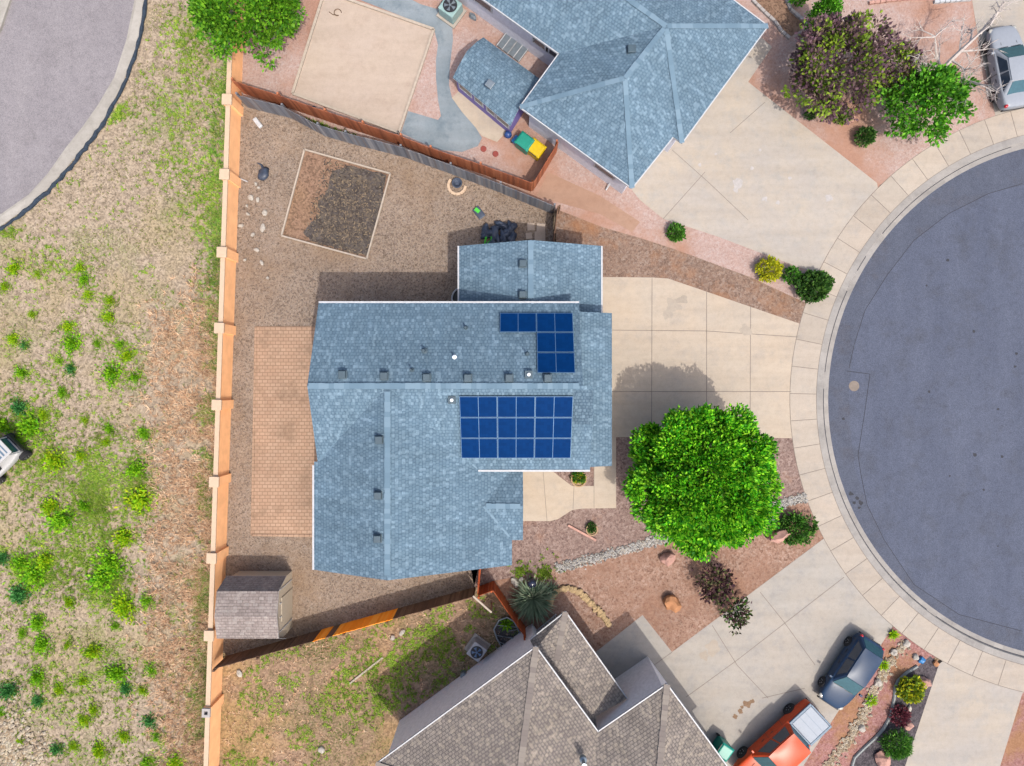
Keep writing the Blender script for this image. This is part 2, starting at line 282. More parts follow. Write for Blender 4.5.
# ------------------------------------------------------------------ mesh helpers
class MB:
    def __init__(s): s.v = []; s.f = []; s.mi = []; s.uv = {}
    def face(s, pts, mi=0, uv=None):
        b = len(s.v); s.v.extend(tuple(p) for p in pts); s.f.append(tuple(range(b, b + len(pts)))); s.mi.append(mi)
        if uv: s.uv[len(s.f) - 1] = uv
    def mesh(s, verts, faces, mi=0):
        b = len(s.v); s.v.extend(tuple(p) for p in verts)
        for f in faces: s.f.append(tuple(i + b for i in f)); s.mi.append(mi)
    def prism(s, poly, z0, z1, mi=0, bottom=True):
        n = len(poly); poly = [(p[0], p[1]) for p in poly]
        a = sum(poly[i][0] * poly[(i + 1) % n][1] - poly[(i + 1) % n][0] * poly[i][1] for i in range(n))
        if a < 0: poly = poly[::-1]
        vs = [(x, y, z0) for x, y in poly] + [(x, y, z1) for x, y in poly]
        fs = [tuple(range(n, 2 * n))] + [(i, (i + 1) % n, n + (i + 1) % n, n + i) for i in range(n)]
        if bottom: fs.append(tuple(range(n - 1, -1, -1)))
        s.mesh(vs, fs, mi)
    def box(s, c, size, rz=0, mi=0, M4=None):
        hx, hy, hz = size[0] / 2, size[1] / 2, size[2] / 2
        vs = [Vector((x, y, z)) for z in (-hz, hz) for y in (-hy, hy) for x in (-hx, hx)]
        m = M4 if M4 is not None else Matrix.Translation(Vector(c)) @ Matrix.Rotation(rz, 4, 'Z')
        s.mesh([m @ v for v in vs], [(0, 2, 3, 1), (4, 5, 7, 6), (0, 1, 5, 4), (2, 6, 7, 3), (0, 4, 6, 2), (1, 3, 7, 5)], mi)
    def beam(s, a, b, w, h, mi=0):   # square bar from a to b
        a = Vector(a); b = Vector(b); d = b - a; L = d.length
        if L < 1e-6: return
        d.normalize(); up = Vector((0, 0, 1)) if abs(d.z) < .95 else Vector((1, 0, 0))
        y = up.cross(d).normalized(); z = d.cross(y)
        m = Matrix((d, y, z)).transposed().to_4x4(); m.translation = (a + b) / 2
        s.box(None, (L, w, h), 0, mi, m)
    def tube(s, pts, rads, n=6, mi=0, cap=True):
        rings = []; b = len(s.v); pts = [Vector(p) for p in pts]
        for i, p in enumerate(pts):
            d = (pts[min(i + 1, len(pts) - 1)] - pts[max(i - 1, 0)])
            if d.length < 1e-9: d = Vector((0, 0, 1))
            d.normalize(); up = Vector((0, 0, 1)) if abs(d.z) < .9 else Vector((1, 0, 0))
            x = up.cross(d).normalized(); y = d.cross(x)
            for k in range(n):
                a = 2 * math.pi * k / n; s.v.append(tuple(p + (x * math.cos(a) + y * math.sin(a)) * rads[i]))
        for i in range(len(pts) - 1):
            for k in range(n):
                s.f.append((b + i * n + k, b + i * n + (k + 1) % n, b + (i + 1) * n + (k + 1) % n, b + (i + 1) * n + k)); s.mi.append(mi)
        if cap:
            s.f.append(tuple(b + k for k in range(n - 1, -1, -1))); s.mi.append(mi)
            s.f.append(tuple(b + (len(pts) - 1) * n + k for k in range(n))); s.mi.append(mi)
    def lathe(s, prof, c=(0, 0, 0), n=16, mi=0, axis='Z'):
        b = len(s.v); c = Vector(c)
        for r, z in prof:
            for k in range(n):
                a = 2 * math.pi * k / n
                p = Vector((r * math.cos(a), r * math.sin(a), z))
                if axis == 'Y': p = Vector((p.x, p.z, p.y))
                s.v.append(tuple(c + p))
        for i in range(len(prof) - 1):
            for k in range(n):
                f = (b + i * n + k, b + i * n + (k + 1) % n, b + (i + 1) * n + (k + 1) % n, b + (i + 1) * n + k)
                s.f.append(f if axis == 'Z' else f[::-1]); s.mi.append(mi)
        s.f.append(tuple(b + k for k in range(n - 1, -1, -1))); s.mi.append(mi)
        s.f.append(tuple(b + (len(prof) - 1) * n + k for k in range(n))); s.mi.append(mi)
    def stone(s, c, size, mi=0, jit=.22, flat=.7, seed=None):
        vs, fs = ICO
        q = Matrix.Rotation(U(0, 6.28), 3, 'Z')
        out = []
        for v in vs:
            p = Vector(v) * (1 + U(-jit, jit)); p = q @ Vector((p.x * size[0], p.y * size[1], p.z * size[2]))
            out.append(Vector(c) + p)
        s.mesh(out, fs, mi)
    def leaf(s, p, d, up, L, W, mi=0):
        d = d.normalized(); x = d.cross(up)
        if x.length < 1e-4: x = Vector((1, 0, 0))
        x.normalize(); x *= W
        s.face((p - x * .3, p + d * L * .5 - x, p + d * L, p + d * L * .5 + x), mi)
    def blade(s, p, d, L, W, mi=0):
        side = Vector((-d.y, d.x, 0))
        if side.length < 1e-4: side = Vector((1, 0, 0))
        side.normalize(); side *= W
        mid = p + d * L * .55 + Vector((0, 0, L * .1))
        s.face((p - side, mid - side * .8, p + d * L, mid + side * .8, p + side), mi)
    def build(s, name, mats, parent=None, local=False, smooth=False, kind=None):
        if not isinstance(mats, (list, tuple)): mats = [mats]
        me = bpy.data.meshes.new(name)
        off = Vector(parent_world(parent)) if parent is not None and not local else Vector((0, 0, 0))
        vs = s.v if off.length == 0 else [(x - off.x, y - off.y, z - off.z) for x, y, z in s.v]
        me.from_pydata(vs, [], s.f)
        for m in mats: me.materials.append(m)
        if len(mats) > 1: me.polygons.foreach_set('material_index', s.mi)
        if s.uv:
            ul = me.uv_layers.new(name='UVMap')
            for fi, uvs in s.uv.items():
                for li, uv in zip(me.polygons[fi].loop_indices, uvs): ul.data[li].uv = uv
        if smooth: me.polygons.foreach_set('use_smooth', [True] * len(me.polygons))
        me.update()
        o = bpy.data.objects.new(name, me); COL.objects.link(o)
        if parent is not None: o.parent = parent
        if kind: o['kind'] = kind
        return o
def parent_world(o):
    v = Vector((0, 0, 0))
    while o is not None: v += o.location; o = o.parent
    return v
def make_ico():
    import bmesh
    bm = bmesh.new(); bmesh.ops.create_icosphere(bm, subdivisions=2, radius=1)
    bm.verts.ensure_lookup_table()
    r = ([tuple(v.co) for v in bm.verts], [tuple(v.index for v in f.verts) for f in bm.faces]); bm.free(); return r
ICO = make_ico()
def tag(o, label=None, cat=None, group=None, kind=None):
    if label: o['label'] = label
    if cat: o['category'] = cat
    if group: o['group'] = group
    if kind: o['kind'] = kind
    return o
def thing(name, label, cat, loc=(0, 0, 0), rz=0, group=None):
    o = bpy.data.objects.new(name, None); COL.objects.link(o); o.location = loc; o.rotation_euler = (0, 0, rz)
    o.empty_display_size = .3
    return tag(o, label, cat, group)
def copy_tree(o, parent=None):
    c = o.copy(); COL.objects.link(c)
    if parent is not None: c.parent = parent
    for ch in list(o.children): copy_tree(ch, c)
    return c
def offset(poly, d):
    poly = [Vector((p[0], p[1])) for p in poly]; n = len(poly)
    a = sum(poly[i].x * poly[(i + 1) % n].y - poly[(i + 1) % n].x * poly[i].y for i in range(n))
    if a < 0: poly = poly[::-1]
    out = []
    for i in range(n):
        p0, p, p1 = poly[i - 1], poly[i], poly[(i + 1) % n]
        e0 = (p - p0).normalized(); e1 = (p1 - p).normalized()
        n0 = Vector((-e0.y, e0.x)); n1 = Vector((-e1.y, e1.x))
        k = 1 + n0.dot(n1)
        out.append(p + (n0 + n1) * (d / max(k, .35)))
    return out
def bevel(o, w, seg=2):
    m = o.modifiers.new('bevel', 'BEVEL'); m.width = w; m.segments = seg; m.limit_method = 'ANGLE'; return o
def subsurf(o, lv=2):
    m = o.modifiers.new('sub', 'SUBSURF'); m.levels = lv; m.render_levels = lv; return o

# ------------------------------------------------------------------ setting: ground sheets
BASE = -.15
def sheet(name, pts, z, mat, zb=BASE):
    m = MB(); m.prism(GP(pts), zb, z, bottom=False); return tag(m.build(name, M[mat]), kind='structure')
g = MB(); g.face([(-900, -900, BASE), (900, -900, BASE), (900, 900, BASE), (-900, 900, BASE)])
tag(g.build('ground', M['far']), kind='structure')
def wx(y): return 240.8 - .03345 * (y - 69)
road_out = [(160, -400), (150, -60), (145, 0), (138, 42), (123, 83.5), (102, 123), (84, 147), (65, 170), (47, 190), (24, 210), (0, 227), (-60, 258), (-400, 380)]
road_in = [(148, -400), (138, -60), (133, 0), (125, 39), (113, 76), (96.6, 104), (81, 126), (65, 146), (46, 173), (27, 194), (0, 213), (-60, 242), (-400, 362)]
sheet('vacant_lot', road_out + [(-400, 1200), (wx(1200), 1200), (wx(-400), -400)], 0, 'lot')
sheet('side_road', road_in + [(-400, -400)], -.13, 'asphalt_l')
k = MB()
for i in range(len(road_in) - 1):
    a, b, c, d = (GP([p])[0] for p in (road_in[i], road_in[i + 1], road_out[i + 1], road_out[i]))
    m1 = a.lerp(d, .3); m2 = b.lerp(c, .3)
    z = lambda v, h: (v.x, v.y, h)
    k.face([z(a, -.122), z(b, -.122), z(m2, -.10), z(m1, -.10)]); k.face([z(m1, -.10), z(m2, -.10), z(m2, .02), z(m1, .02)])
    k.face([z(m1, .02), z(m2, .02), z(c, .025), z(d, .025)]); k.face([z(d, .025), z(c, .025), z(c, BASE), z(d, BASE)])
tag(k.build('side_road_kerb', M['kerb_w']), kind='structure')
k = MB(); k.prism(GP([(10, 0), (0, 30), (-60, 120), (-60, -60), (25, -60)]), BASE, .02, bottom=False)
tag(k.build('far_kerb', M['kerb_w']), kind='structure')

def base(top, z): return [tuple((v.x * S0 + 512, 383 - v.y * S0)) for v in GP(top, z)]
grey_top = [(236, 95), (281, 106), (317, 125), (345, 133), (400, 147), (450, 165), (500, 184), (554, 206)]
brown_top = [(231.5, 80.5), (277, 95), (324, 111), (400, 136), (430, 148), (480, 164.5), (532, 183)]
GREYB = base(grey_top, 1.7); BROWNB = base(brown_top, 1.7)
SOUTHB = base([(213, 669), (472.5, 597)], 1.8)
GATEB = base([(478, 596), (493, 590.5), (526, 638)], 1.8)
sheet('backyard_gravel', GREYB + [(556, 290), (480, 300), (480, 560), (474, 587), SOUTHB[1], SOUTHB[0], (wx(650), 650), (wx(100), 100)], .004, 'gravel')
sheet('weedy_yard', [SOUTHB[0], SOUTHB[1], GATEB[1], GATEB[2], (560, 700), (700, 800), (700, 1200), (wx(1200), 1200), (wx(660), 660)], .004, 'yard')
swale = [(806, 497), (762, 509), (714, 523), (668, 537), (620, 551), (580, 562), (556, 569)]
sheet('front_gravel', [(470, 480), (616, 430), (806, 430)] + swale + [GATEB[1], (474, 588), (470, 560)], .004, 'gravel_front')
sheet('front_gravel_lower', swale + [GATEB[1], GATEB[2], (560, 690), (640, 690), (672, 656), (830, 545)], .0045, 'gravel_orange')
side_n = [(556, 209), (602, 227), (640, 238), (674, 249), (750, 277), (806, 303)]
sheet('side_gravel', side_n + [(806, 340), (700, 300), (556, 290)], .004, 'gravel_side')
pk = [(p[0], p[1]) for p in BROWNB]
strip = [(GREYB[i][0], GREYB[i][1]) for i in range(len(GREYB))]
sheet('pink_gravel_yard', [(wx(-400), -400), (wx(98), 98)] + strip + [(556, 209)] + side_n[1:] + [(840, 240), (880, 185), (1000, 122), (1010, -400)], .0035, 'pink')
# cul-de-sac
CX, CY, RA = 1089, 400, 260
def arc(r, a0, a1, n): return [(CX + r * math.cos(R(a0 + (a1 - a0) * i / n)), CY - r * math.sin(R(a0 + (a1 - a0) * i / n))) for i in range(n + 1)]
sheet('cul_de_sac_road', arc(RA, 60, 300, 90) + [(3500, 560), (3500, 240)], -.11, 'asphalt')
k = MB()
for r0, r1, z0, z1 in ((RA, 265.2, -.100, -.092), (265.2, 266.2, -.092, .01), (266.2, 272.6, .01, .014)):
    p, q = arc(r0, 58, 302, 120), arc(r1, 58, 302, 120)
    for i in range(120):
        k.face([G(*p[i])[:2] + (z0,), G(*p[i + 1])[:2] + (z0,), G(*q[i + 1])[:2] + (z1,), G(*q[i])[:2] + (z1,)])
tag(k.build('cul_de_sac_kerb', M['kerb']), kind='structure')
k = MB(); p, q = arc(264.5, 58, 302, 200), arc(265.15, 58, 302, 200)
for i in range(200):
    if noise.noise(Vector((i * .15, 3, 0))) > -.15: k.face([G(*v)[:2] + (-.088,) for v in (p[i], p[i + 1], q[i + 1], q[i])])
tag(k.build('gutter_seam', M['crack']), kind='structure')
RS0, RS1 = 273, 299
k = MB(); a = 58
while a < 302:
    w = 5.25; g_ = .06
    p, q = arc(RS0, a + g_, a + w - g_, 4), arc(RS1, a + g_, a + w - g_, 4)
    k.prism(GP(p + q[::-1]), -.05, .016, bottom=False); a += w
tag(k.build('sidewalk', M['walk']), kind='structure')
k = MB(); p, q = arc(RS0 - .3, 58, 302, 120), arc(RS1 + .4, 58, 302, 120)
k.prism(GP(p + q[::-1]), BASE, .008, bottom=False)
tag(k.build('sidewalk_bed', M['joint']), kind='structure')
def ring_pts(x0, y0, x1, y1, n=14):   # points on the outer edge of the sidewalk between two bearings
    a0 = math.degrees(math.atan2(CY - y0, x0 - CX)); a1 = math.degrees(math.atan2(CY - y1, x1 - CX))
    a0 %= 360; a1 %= 360
    return arc(RS1 + .5, a0, a1, n)
sheet('driveway', [(560, 277), (601, 277), (652, 277.5), (668, 278.5), (690, 286)] + ring_pts(801, 324, 793, 438) + [(616, 437), (560, 437)], .012, 'conc')
sheet('front_walk', [(515, 470), (551, 470), (560, 477), (572, 486), (594, 486), (594, 437.2), (616, 437.2), (616, 508), (582, 508.5), (572, 510), (558, 519), (550, 521), (515, 521)], .0125, 'conc')
sheet('neighbour_driveway', [(620, 175), (640, 200), (663.5, 219), (716, 236)] + ring_pts(806, 269, 876, 186) + [(877, 183), (748, 82), (772, 47), (730, 10), (640, 100)], .012, 'conc_n')
sheet('east_driveway', [(966, -400), (972, 0), (980, 50), (989, 86)] + ring_pts(996, 118, 1100, 100, 8) + [(1200, 60), (1200, -400)], .012, 'conc_n')
sheet('lower_driveway', [(640, 690), (648, 662), (672, 652)] + ring_pts(821, 540, 893, 626) + [(803, 766), (770, 815), (700, 900), (640, 800)], .012, 'conc_s')
sheet('lower_front_walk', [(570, 670), (597, 651), (642.5, 615), (672, 652), (654, 665), (640, 690)], .0125, 'conc_s')
sheet('corner_driveway', [(939, 664)] + ring_pts(941, 664, 1024, 690) + [(1022, 694), (1000, 766), (960, 900), (860, 900), (905, 766)], .012, 'conc_n')
edge_curve = [(918, 666.5), (907, 673), (898.4, 681), (895.5, 688), (895, 696.5), (893, 708), (890.6, 717), (884, 729), (876, 738), (865, 748), (855, 758), (852, 768), (850, 800), (848, 850)]
sheet('rose_gravel_bed', [(890, 629)] + ring_pts(893, 627, 934, 660) + edge_curve + [(760, 830), (803, 766)], .005, 'bed_pink')
sheet('basalt_gravel_bed', edge_curve + [(880, 850), (905, 766), (939, 664), (930, 656)], .006, 'bed_dark')
sheet('corner_gravel', [(1022, 694)] + ring_pts(1023, 692, 1110, 696, 6) + [(1200, 750), (1200, 900), (960, 900), (1000, 766)], .005, 'bed_pink')
sheet('sand_square', [(325, -8), (434, 30), (399, 133), (293, 94)], .02, 'sand')
sheet('grey_stone_path', [(345, -6), (434, 29), (438, 45), (436, 60), (436, 78), (438, 100), (441, 116), (438, 120), (408, 111), (401, 133), (420, 142), (440, 150), (462, 152), (478, 146), (482, 138), (476, 128), (462, 112), (452, 98), (449, 85), (450, 65), (453, 40), (452, 22), (440, 10), (420, 4), (405, -4), (370, -30)], .012, 'stone_grey')
sheet('playhouse_pad', [(452, 98), (470, 80), (520, 118), (497, 142), (482, 136), (468, 120)], .011, 'conc')
sheet('side_path', [(537, 196), (548, 172), (600, 196), (640, 222), (632, 232), (600, 214), (560, 203)], .009, 'side')
sheet('brick_patio', [(256, 327.5), (330, 327.5), (330, 536), (252, 535)], .03, 'patio')
sheet('dirt_square', [(305, 150), (390.5, 174), (367, 259), (282, 236)], .012, 'dirt')
k = MB(); cp = []
out_ = [(333, 172), (350, 166), (372, 171), (387, 176), (381, 205), (374, 232), (366, 256), (350, 252), (330, 246), (310, 240), (304, 233), (312, 222), (320, 214), (318, 203), (325, 194), (329, 184)]
for a, b in zip(out_, out_[1:] + out_[:1]):
    for i in range(4):
        f = i / 4; cp.append((a[0] * (1 - f) + b[0] * f + U(-1, 1), a[1] * (1 - f) + b[1] * f + U(-1, 1)))
def clampin(p): return p
k.prism(GP([clampin(p) for p in cp]), .012, .035, bottom=False); tag(k.build('mulch_patch', M['char']), kind='structure')
ch = MB()
for _ in range(2600):
    x, y = 345 + rnd.gauss(0, 24), 212 + rnd.gauss(0, 28)
    if not (x < 388 - (y - 174) * .27 and y < 236 + (x - 282) * .27 and y > 153 + (x - 305) * .28 and x > 303 - (y - 150) * .26) or x + .55 * (y - 172) * .5 < 322: continue
    p = G(x, y); a = U(0, 6.28); L = U(.06, .2); d = Vector((math.cos(a), math.sin(a), 0)); nn = Vector((-d.y, d.x, 0)) * U(.012, .03); z = .04 + U(0, .03)
    ch.face([(p - nn).to_2d().to_3d() + Vector((0, 0, z)), (p + nn).to_2d().to_3d() + Vector((0, 0, z)), (p + nn + d * L).to_2d().to_3d() + Vector((0, 0, z + U(-.01, .03))), (p - nn + d * L).to_2d().to_3d() + Vector((0, 0, z))])
tag(ch.build('mulch_chips', M['chips']), 'scattered dark mulch and bark chips', None, None, 'stuff')
# joints, cracks, stains
def blot(m, px, py, r, z, n=14, el=1):
    z += .0006 * (len(m.f) % 12) + .0004
    c = G(px, py); ph = U(0, 99)
    m.face([(c.x + r * el * math.cos(i / n * 6.283) * (1 + .75 * noise.noise(Vector((math.cos(i / n * 6.283) * 1.3, ph, math.sin(i / n * 6.283) * 1.3)))), c.y + r * math.sin(i / n * 6.283) * (1 + .75 * noise.noise(Vector((math.cos(i / n * 6.283) * 1.3, ph, math.sin(i / n * 6.283) * 1.3)))), z) for i in range(n)])
def strips(name, segs, mat, z, w=.03):
    m = MB()
    for seg in segs:
        for a, b in zip(seg[:-1], seg[1:]):
            a = G(*a); b = G(*b); d = (b - a); n_ = Vector((-d.y, d.x, 0)).normalized() * w / 2
            m.face([(a + n_)[:2] + (z,), (a - n_)[:2] + (z,), (b - n_)[:2] + (z,), (b + n_)[:2] + (z,)])
    return tag(m.build(name, M[mat]), kind='structure')
band_in = [(1040, 181), (990, 193), (950, 213), (915, 240), (888, 275), (866, 310), (855, 345), (850, 385), (851, 430), (856, 470), (868, 505), (885, 540), (915, 585), (960, 615), (1040, 638)]
def bandp(p):
    a = math.atan2(CY - p[1], p[0] - CX); return (CX + (RA - .4) * math.cos(a), CY - (RA - .4) * math.sin(a))
m = MB()
fine_ = [(band_in[i][0] + (band_in[i + 1][0] - band_in[i][0]) * f / 5, band_in[i][1] + (band_in[i + 1][1] - band_in[i][1]) * f / 5) for i in range(len(band_in) - 1) for f in range(5)] + [band_in[-1]]
for p, q in zip(fine_[:-1], fine_[1:]): m.face([G(*v)[:2] + (-.1075,) for v in (p, q, bandp(q), bandp(p))])
tag(m.build('street_edge_band', M['asphalt_d']), kind='structure')
m = MB()
for _ in range(14):
    a = U(1.2, 5.0); r_ = U(30, 235); cx_, cy_ = CX + r_ * math.cos(a), CY - r_ * math.sin(a)
    if cx_ < 1040: blot(m, cx_, cy_, U(.04, .1), -.1052, 10)
tag(m.build('street_spots', M['oil']), kind='structure')
strips('driveway_joints', [[(652, 278), (651.5, 437)], [(706.5, 292), (706.5, 437)], [(750.5, 306), (750, 437)], [(601, 330), (706, 331), (798, 337)], [(612, 391.5), (791, 391.5)]], 'joint', .0165, .035)
strips('front_walk_joints', [[(543, 470), (547, 521)], [(574, 486), (573, 509)], [(594, 486), (594, 508)], [(594, 437), (594, 486)]], 'joint', .0166, .025)
strips('neighbour_driveway_joints', [[(672, 150), (708, 182), (748, 220)], [(663, 219), (705, 172)], [(730, 133), (765, 102)]], 'joint', .0165, .03)
strips('lower_driveway_joints', [[(654, 665), (672, 652)], [(686, 697), (737, 660), (844, 577)], [(712, 625), (737, 665), (768, 698)], [(760, 592), (784, 622), (815, 665)], [(762, 698), (805, 688)]], 'joint', .0165, .035)
strips('street_cracks', [[(1024, 183), (990, 193), (950, 213), (915, 240), (888, 275), (866, 310), (855, 345), (850, 368)], [(848, 371), (871, 374), (866, 410), (859, 455), (862, 475), (868, 505), (885, 540), (915, 585), (960, 615), (1024, 632)]], 'crack', -.105, .035)
m = MB()
for px, py, r in ((747, 704, .2), (740, 711, .16), (735, 716, .14), (752, 701, .13), (742, 707, .1)): blot(m, px, py, r, .0172)
tag(m.build('driveway_rust_stains', M['stain']), kind='structure')
m = MB()
for px, py, r in ((738, 183, .3), (736, 189, .16), (765, 199, .14), (778, 203, .12), (752, 168, .1), (716, 154, .08), (829, 198, .2), (790, 178, .1), (760, 150, .08), (700, 165, .1)): blot(m, px, py, r, .0172)
tag(m.build('driveway_paint_splashes', M['splash']), kind='structure')
m = MB()
for px, py, r in ((674, 305, .45), (668, 314, .3), (682, 300, .28), (745, 330, .3), (712, 648, .4), (704, 655, .25)): blot(m, px, py, r, .0168, 22)
tag(m.build('driveway_grey_stains', M['greyst']), kind='structure')
m = MB()
for px, py, r in ((855, 386, .06), (976, 455, .1), (951, 476, .06), (852, 494, .12), (858, 498, .1), (862, 503, .13), (855, 503, .09), (844, 419, .09), (860, 508, .08), (985, 490, .07)): blot(m, px, py, r, -.1055)
tag(m.build('street_oil_spots', M['oil']), kind='structure')
m = MB(); c = G(855, 386); m.face([(c.x + .3 * math.cos(i / 20 * 6.283), c.y + .3 * math.sin(i / 20 * 6.283), -.1045) for i in range(20)]); tag(m.build('street_patch', M['joint']), kind='structure')

# ------------------------------------------------------------------ fences and wall
def fence(name, pts, h, mat, label, gaps=True, posts=True, special=None, z0=0.0, pw=.14, rail_side=1):
    W = [G(*p) for p in pts]
    t = thing(name, label, 'fence', tuple(W[0]))
    pk_ = MB(); pk2 = MB(); rl = MB(); sp = MB(); pp = []
    for a, b in zip(W[:-1], W[1:]):
        d = b - a; L = d.length; d.normalize(); rz = math.atan2(d.y, d.x); nn = Vector((-d.y, d.x, 0)) * rail_side
        n_ = max(1, int(L / pw)); w = L / n_
        for i in range(n_):
            c = a + d * (w * (i + .5)); hh = h + U(-.03, .03)
            tgt = pk_
            if special:
                px = c.x * S0 + 512
                if special[0] < px < special[1] and not 334 < px < 341: tgt = sp
                elif px >= special[1]: tgt = pk2
            tgt.box((c.x + U(-.006, .006), c.y + U(-.006, .006), hh / 2 + .02), (w - .008, .022, hh), rz + U(-.03, .03))
        for zz in (.35, h * .55, h - .2):
            rl.beam(a + nn * .035 + Vector((0, 0, zz)), b + nn * .035 + Vector((0, 0, zz)), .04, .09)
        k_ = max(1, round(L / 2.6))
        pp += [a + d * (L * i / k_) + nn * .1 for i in range(k_)]
    pp.append(W[-1] + nn * .1)
    pk_.build('pickets', M[mat], t); rl.build('rails', M[mat], t)
    if pk2.f: pk2.build('pickets', M[mat], t)
    if sp.f: tag(sp.build('new_pickets', M['wood_new'], t), 'bright orange replacement pickets')
    if posts:
        for p in pp:
            q = MB(); q.box((p.x, p.y, (h + .05) / 2), (.1, .1, h + .05), 0); q.build('post', M[mat], t)
    return t
fence('wooden_fence', GREYB, 1.7, 'wood_grey', 'weathered grey picket fence along the top of the gravel backyard')
fence('wooden_fence', BROWNB, 1.7, 'wood_brown', 'brown stained picket fence behind the grey one, edging the pink gravel yard')
fence('wooden_fence', [(BROWNB[-1][0] + 2, BROWNB[-1][1] - 1), (556.5, 152)], 1.7, 'wood_brown', 'short orange-brown return fence between the yellow bin and the pink side path')
fence('wooden_fence', [(556, 213), (551, 252)], 1.6, 'wood_dark', 'short dark picket fence from the grey fence end to the garage')
fence('wooden_fence', SOUTHB, 1.8, 'wood_dark', 'long dark picket fence below the house with bright new orange pickets', special=(321, 398), rail_side=-1)
fence('wooden_fence', [(GATEB[0][0], GATEB[0][1]), GATEB[1], GATEB[2]], 1.8, 'wood_red', 'red-brown corner fence ending at the taupe roofed house', rail_side=-1)
fence('wooden_gate', [(480.5, 562), (479, 585)], 1.8, 'wood_red', 'narrow red wooden gate between the house corner and the dark fence', posts=False)
m = MB(); a = G(473, 596, 1.84); b = G(491, 612, 1.6)
m.beam(a, b, .1, .05); m.beam(G(491, 612, 1.6), Vector((b.x, b.y, 0)), .1, .1)
tag(m.build('timber_rail', M['timber']), 'pale timber rail slanting off the dark fence end beside the red gate', 'rail')

pil_y = [-55, 22, 99, 174, 252, 328, 405, 482, 558.5, 636, 713, 790, 867]
gy = [383 + (y - 383) * (1 - 1.75 / H) for y in pil_y]
W_ = [G(wx(y), y) for y in gy]
wall = thing('boundary_wall', 'long orange stucco block wall with square pillars along the vacant lot', 'wall', tuple(W_[6]))
wd = (W_[-1] - W_[0]).normalized(); wrz = math.atan2(wd.y, wd.x)
for i in range(len(W_) - 1):
    m = MB(); c = (W_[i] + W_[i + 1]) / 2; L = (W_[i + 1] - W_[i]).length - .5
    m.box((c.x, c.y, .75), (L, .2, 1.5), wrz); p = m.build('wall_panel', M['block'], wall)
    m = MB(); m.box((c.x, c.y, 1.53), (L - .01, .25, .06), wrz); m.build('coping', M['coping'], p)
for i, p in enumerate(W_):
    bare = i == 10
    m = MB(); m.box((p.x, p.y, .82), (.5, .46, 1.64), wrz)
    q = m.build('pillar', M['block'], wall)
    m = MB()
    if bare:
        for s_ in ((.17, 0), (-.17, 0)): m.box((p.x + wd.x * s_[0], p.y + wd.y * s_[0], 1.71), (.14, .44, .14), wrz)
        nn = Vector((-wd.y, wd.x, 0))
        for s_ in (.16, -.16): m.box((p.x + nn.x * s_, p.y + nn.y * s_, 1.71), (.2, .12, .14), wrz)
        tag(m.build('hollow_block', M['cmu'], q), 'uncapped pale hollow block'); 
        h_ = MB(); h_.box((p.x, p.y, 1.645), (.19, .19, .01), wrz); h_.build('hole', M['black'], q)
    else:
        m.box((p.x, p.y, 1.70), (.58, .54, .12), wrz); bevel(m.build('cap', M['coping'], q), .02)

# ------------------------------------------------------------------ roofs and houses
def key(p): return (round(p[0], 3), round(p[1], 3), round(p[2], 3))
def roof(faces, mats, parent, name='roof', th=.16):
    m = MB(); cnt = {}
    for f in faces:
        P = [Vector(p) for p in f]
        nrm = Vector((0, 0, 0))
        for i in range(len(P)):
            a, b = P[i], P[(i + 1) % len(P)]
            nrm += Vector(((a.y - b.y) * (a.z + b.z), (a.z - b.z) * (a.x + b.x), (a.x - b.x) * (a.y + b.y)))
        nrm.normalize()
        if nrm.z < 0: P = P[::-1]; nrm = -nrm
        u = Vector((0, 0, 1)).cross(nrm)
        if u.length < 1e-4: u = Vector((1, 0, 0))
        u.normalize(); v = nrm.cross(u)
        flat = max(abs((p - P[0]).dot(nrm)) for p in P) < .02
        for T in ([P] if flat else [[P[0], P[i], P[i + 1]] for i in range(1, len(P) - 1)]):
            m.face(T, 0, [(p.dot(u), p.dot(v)) for p in T])
            m.face([p - Vector((0, 0, th)) for p in reversed(T)], 1)
        for i in range(len(P)):
            a, b = P[i], P[(i + 1) % len(P)]
            cnt.setdefault(frozenset((key(a), key(b))), []).append((a, b))
    for e, l in cnt.items():
        if len(l) == 1:
            a, b = l[0]; dz = Vector((0, 0, th)); m.face([a - dz, b - dz, b, a], 1)
    return m.build(name, mats, parent)
def caps(lines, mat, parent, w=.28, step=.24):
    for a, b in lines:
        m = MB()
        a = Vector(a); b = Vector(b); L = (b - a).length; d = (b - a) / L; n_ = int(L / step)
        for i in range(n_):
            p = a + d * (step * i); q = p + d * (step * 1.15)
            m.beam(p + Vector((0, 0, .012)), q + Vector((0, 0, .0)), w * U(.9, 1.08), .018)
        m.build('ridge_cap', M[mat], parent)
def gutters(lines, parent, w=.085, mat='white'):
    for a, b in lines:
        m = MB(); m.beam(Vector(a) + Vector((0, 0, -.06)), Vector(b) + Vector((0, 0, -.06)), w, .13)
        m.build('gutter', M[mat], parent)
def onroof(px, py, zf, it=6):
    z = 5.0
    for _ in range(it):
        p = G(px, py, z); z = zf(p.x, p.y)
    return G(px, py, z)
def vent(px, py, zf, rf, s=.34):
    p = onroof(px, py, zf); m = MB()
    m.box((p.x, p.y, p.z + .06), (s * 1.25, s * 1.25, .1)); m.box((p.x, p.y, p.z + .2), (s, s, .2)); 
    bevel(m.build('roof_vent', M['vent'], rf), .03)
def pipe(px, py, zf, rf, r=.06, h=.4, mat='vent'):
    p = onroof(px, py, zf); m = MB(); m.lathe([(r * 2.4, -.02), (r * 2.2, .05), (r, .1), (r, h)], (p.x, p.y, p.z), 10); m.build('vent_pipe', M[mat], rf)
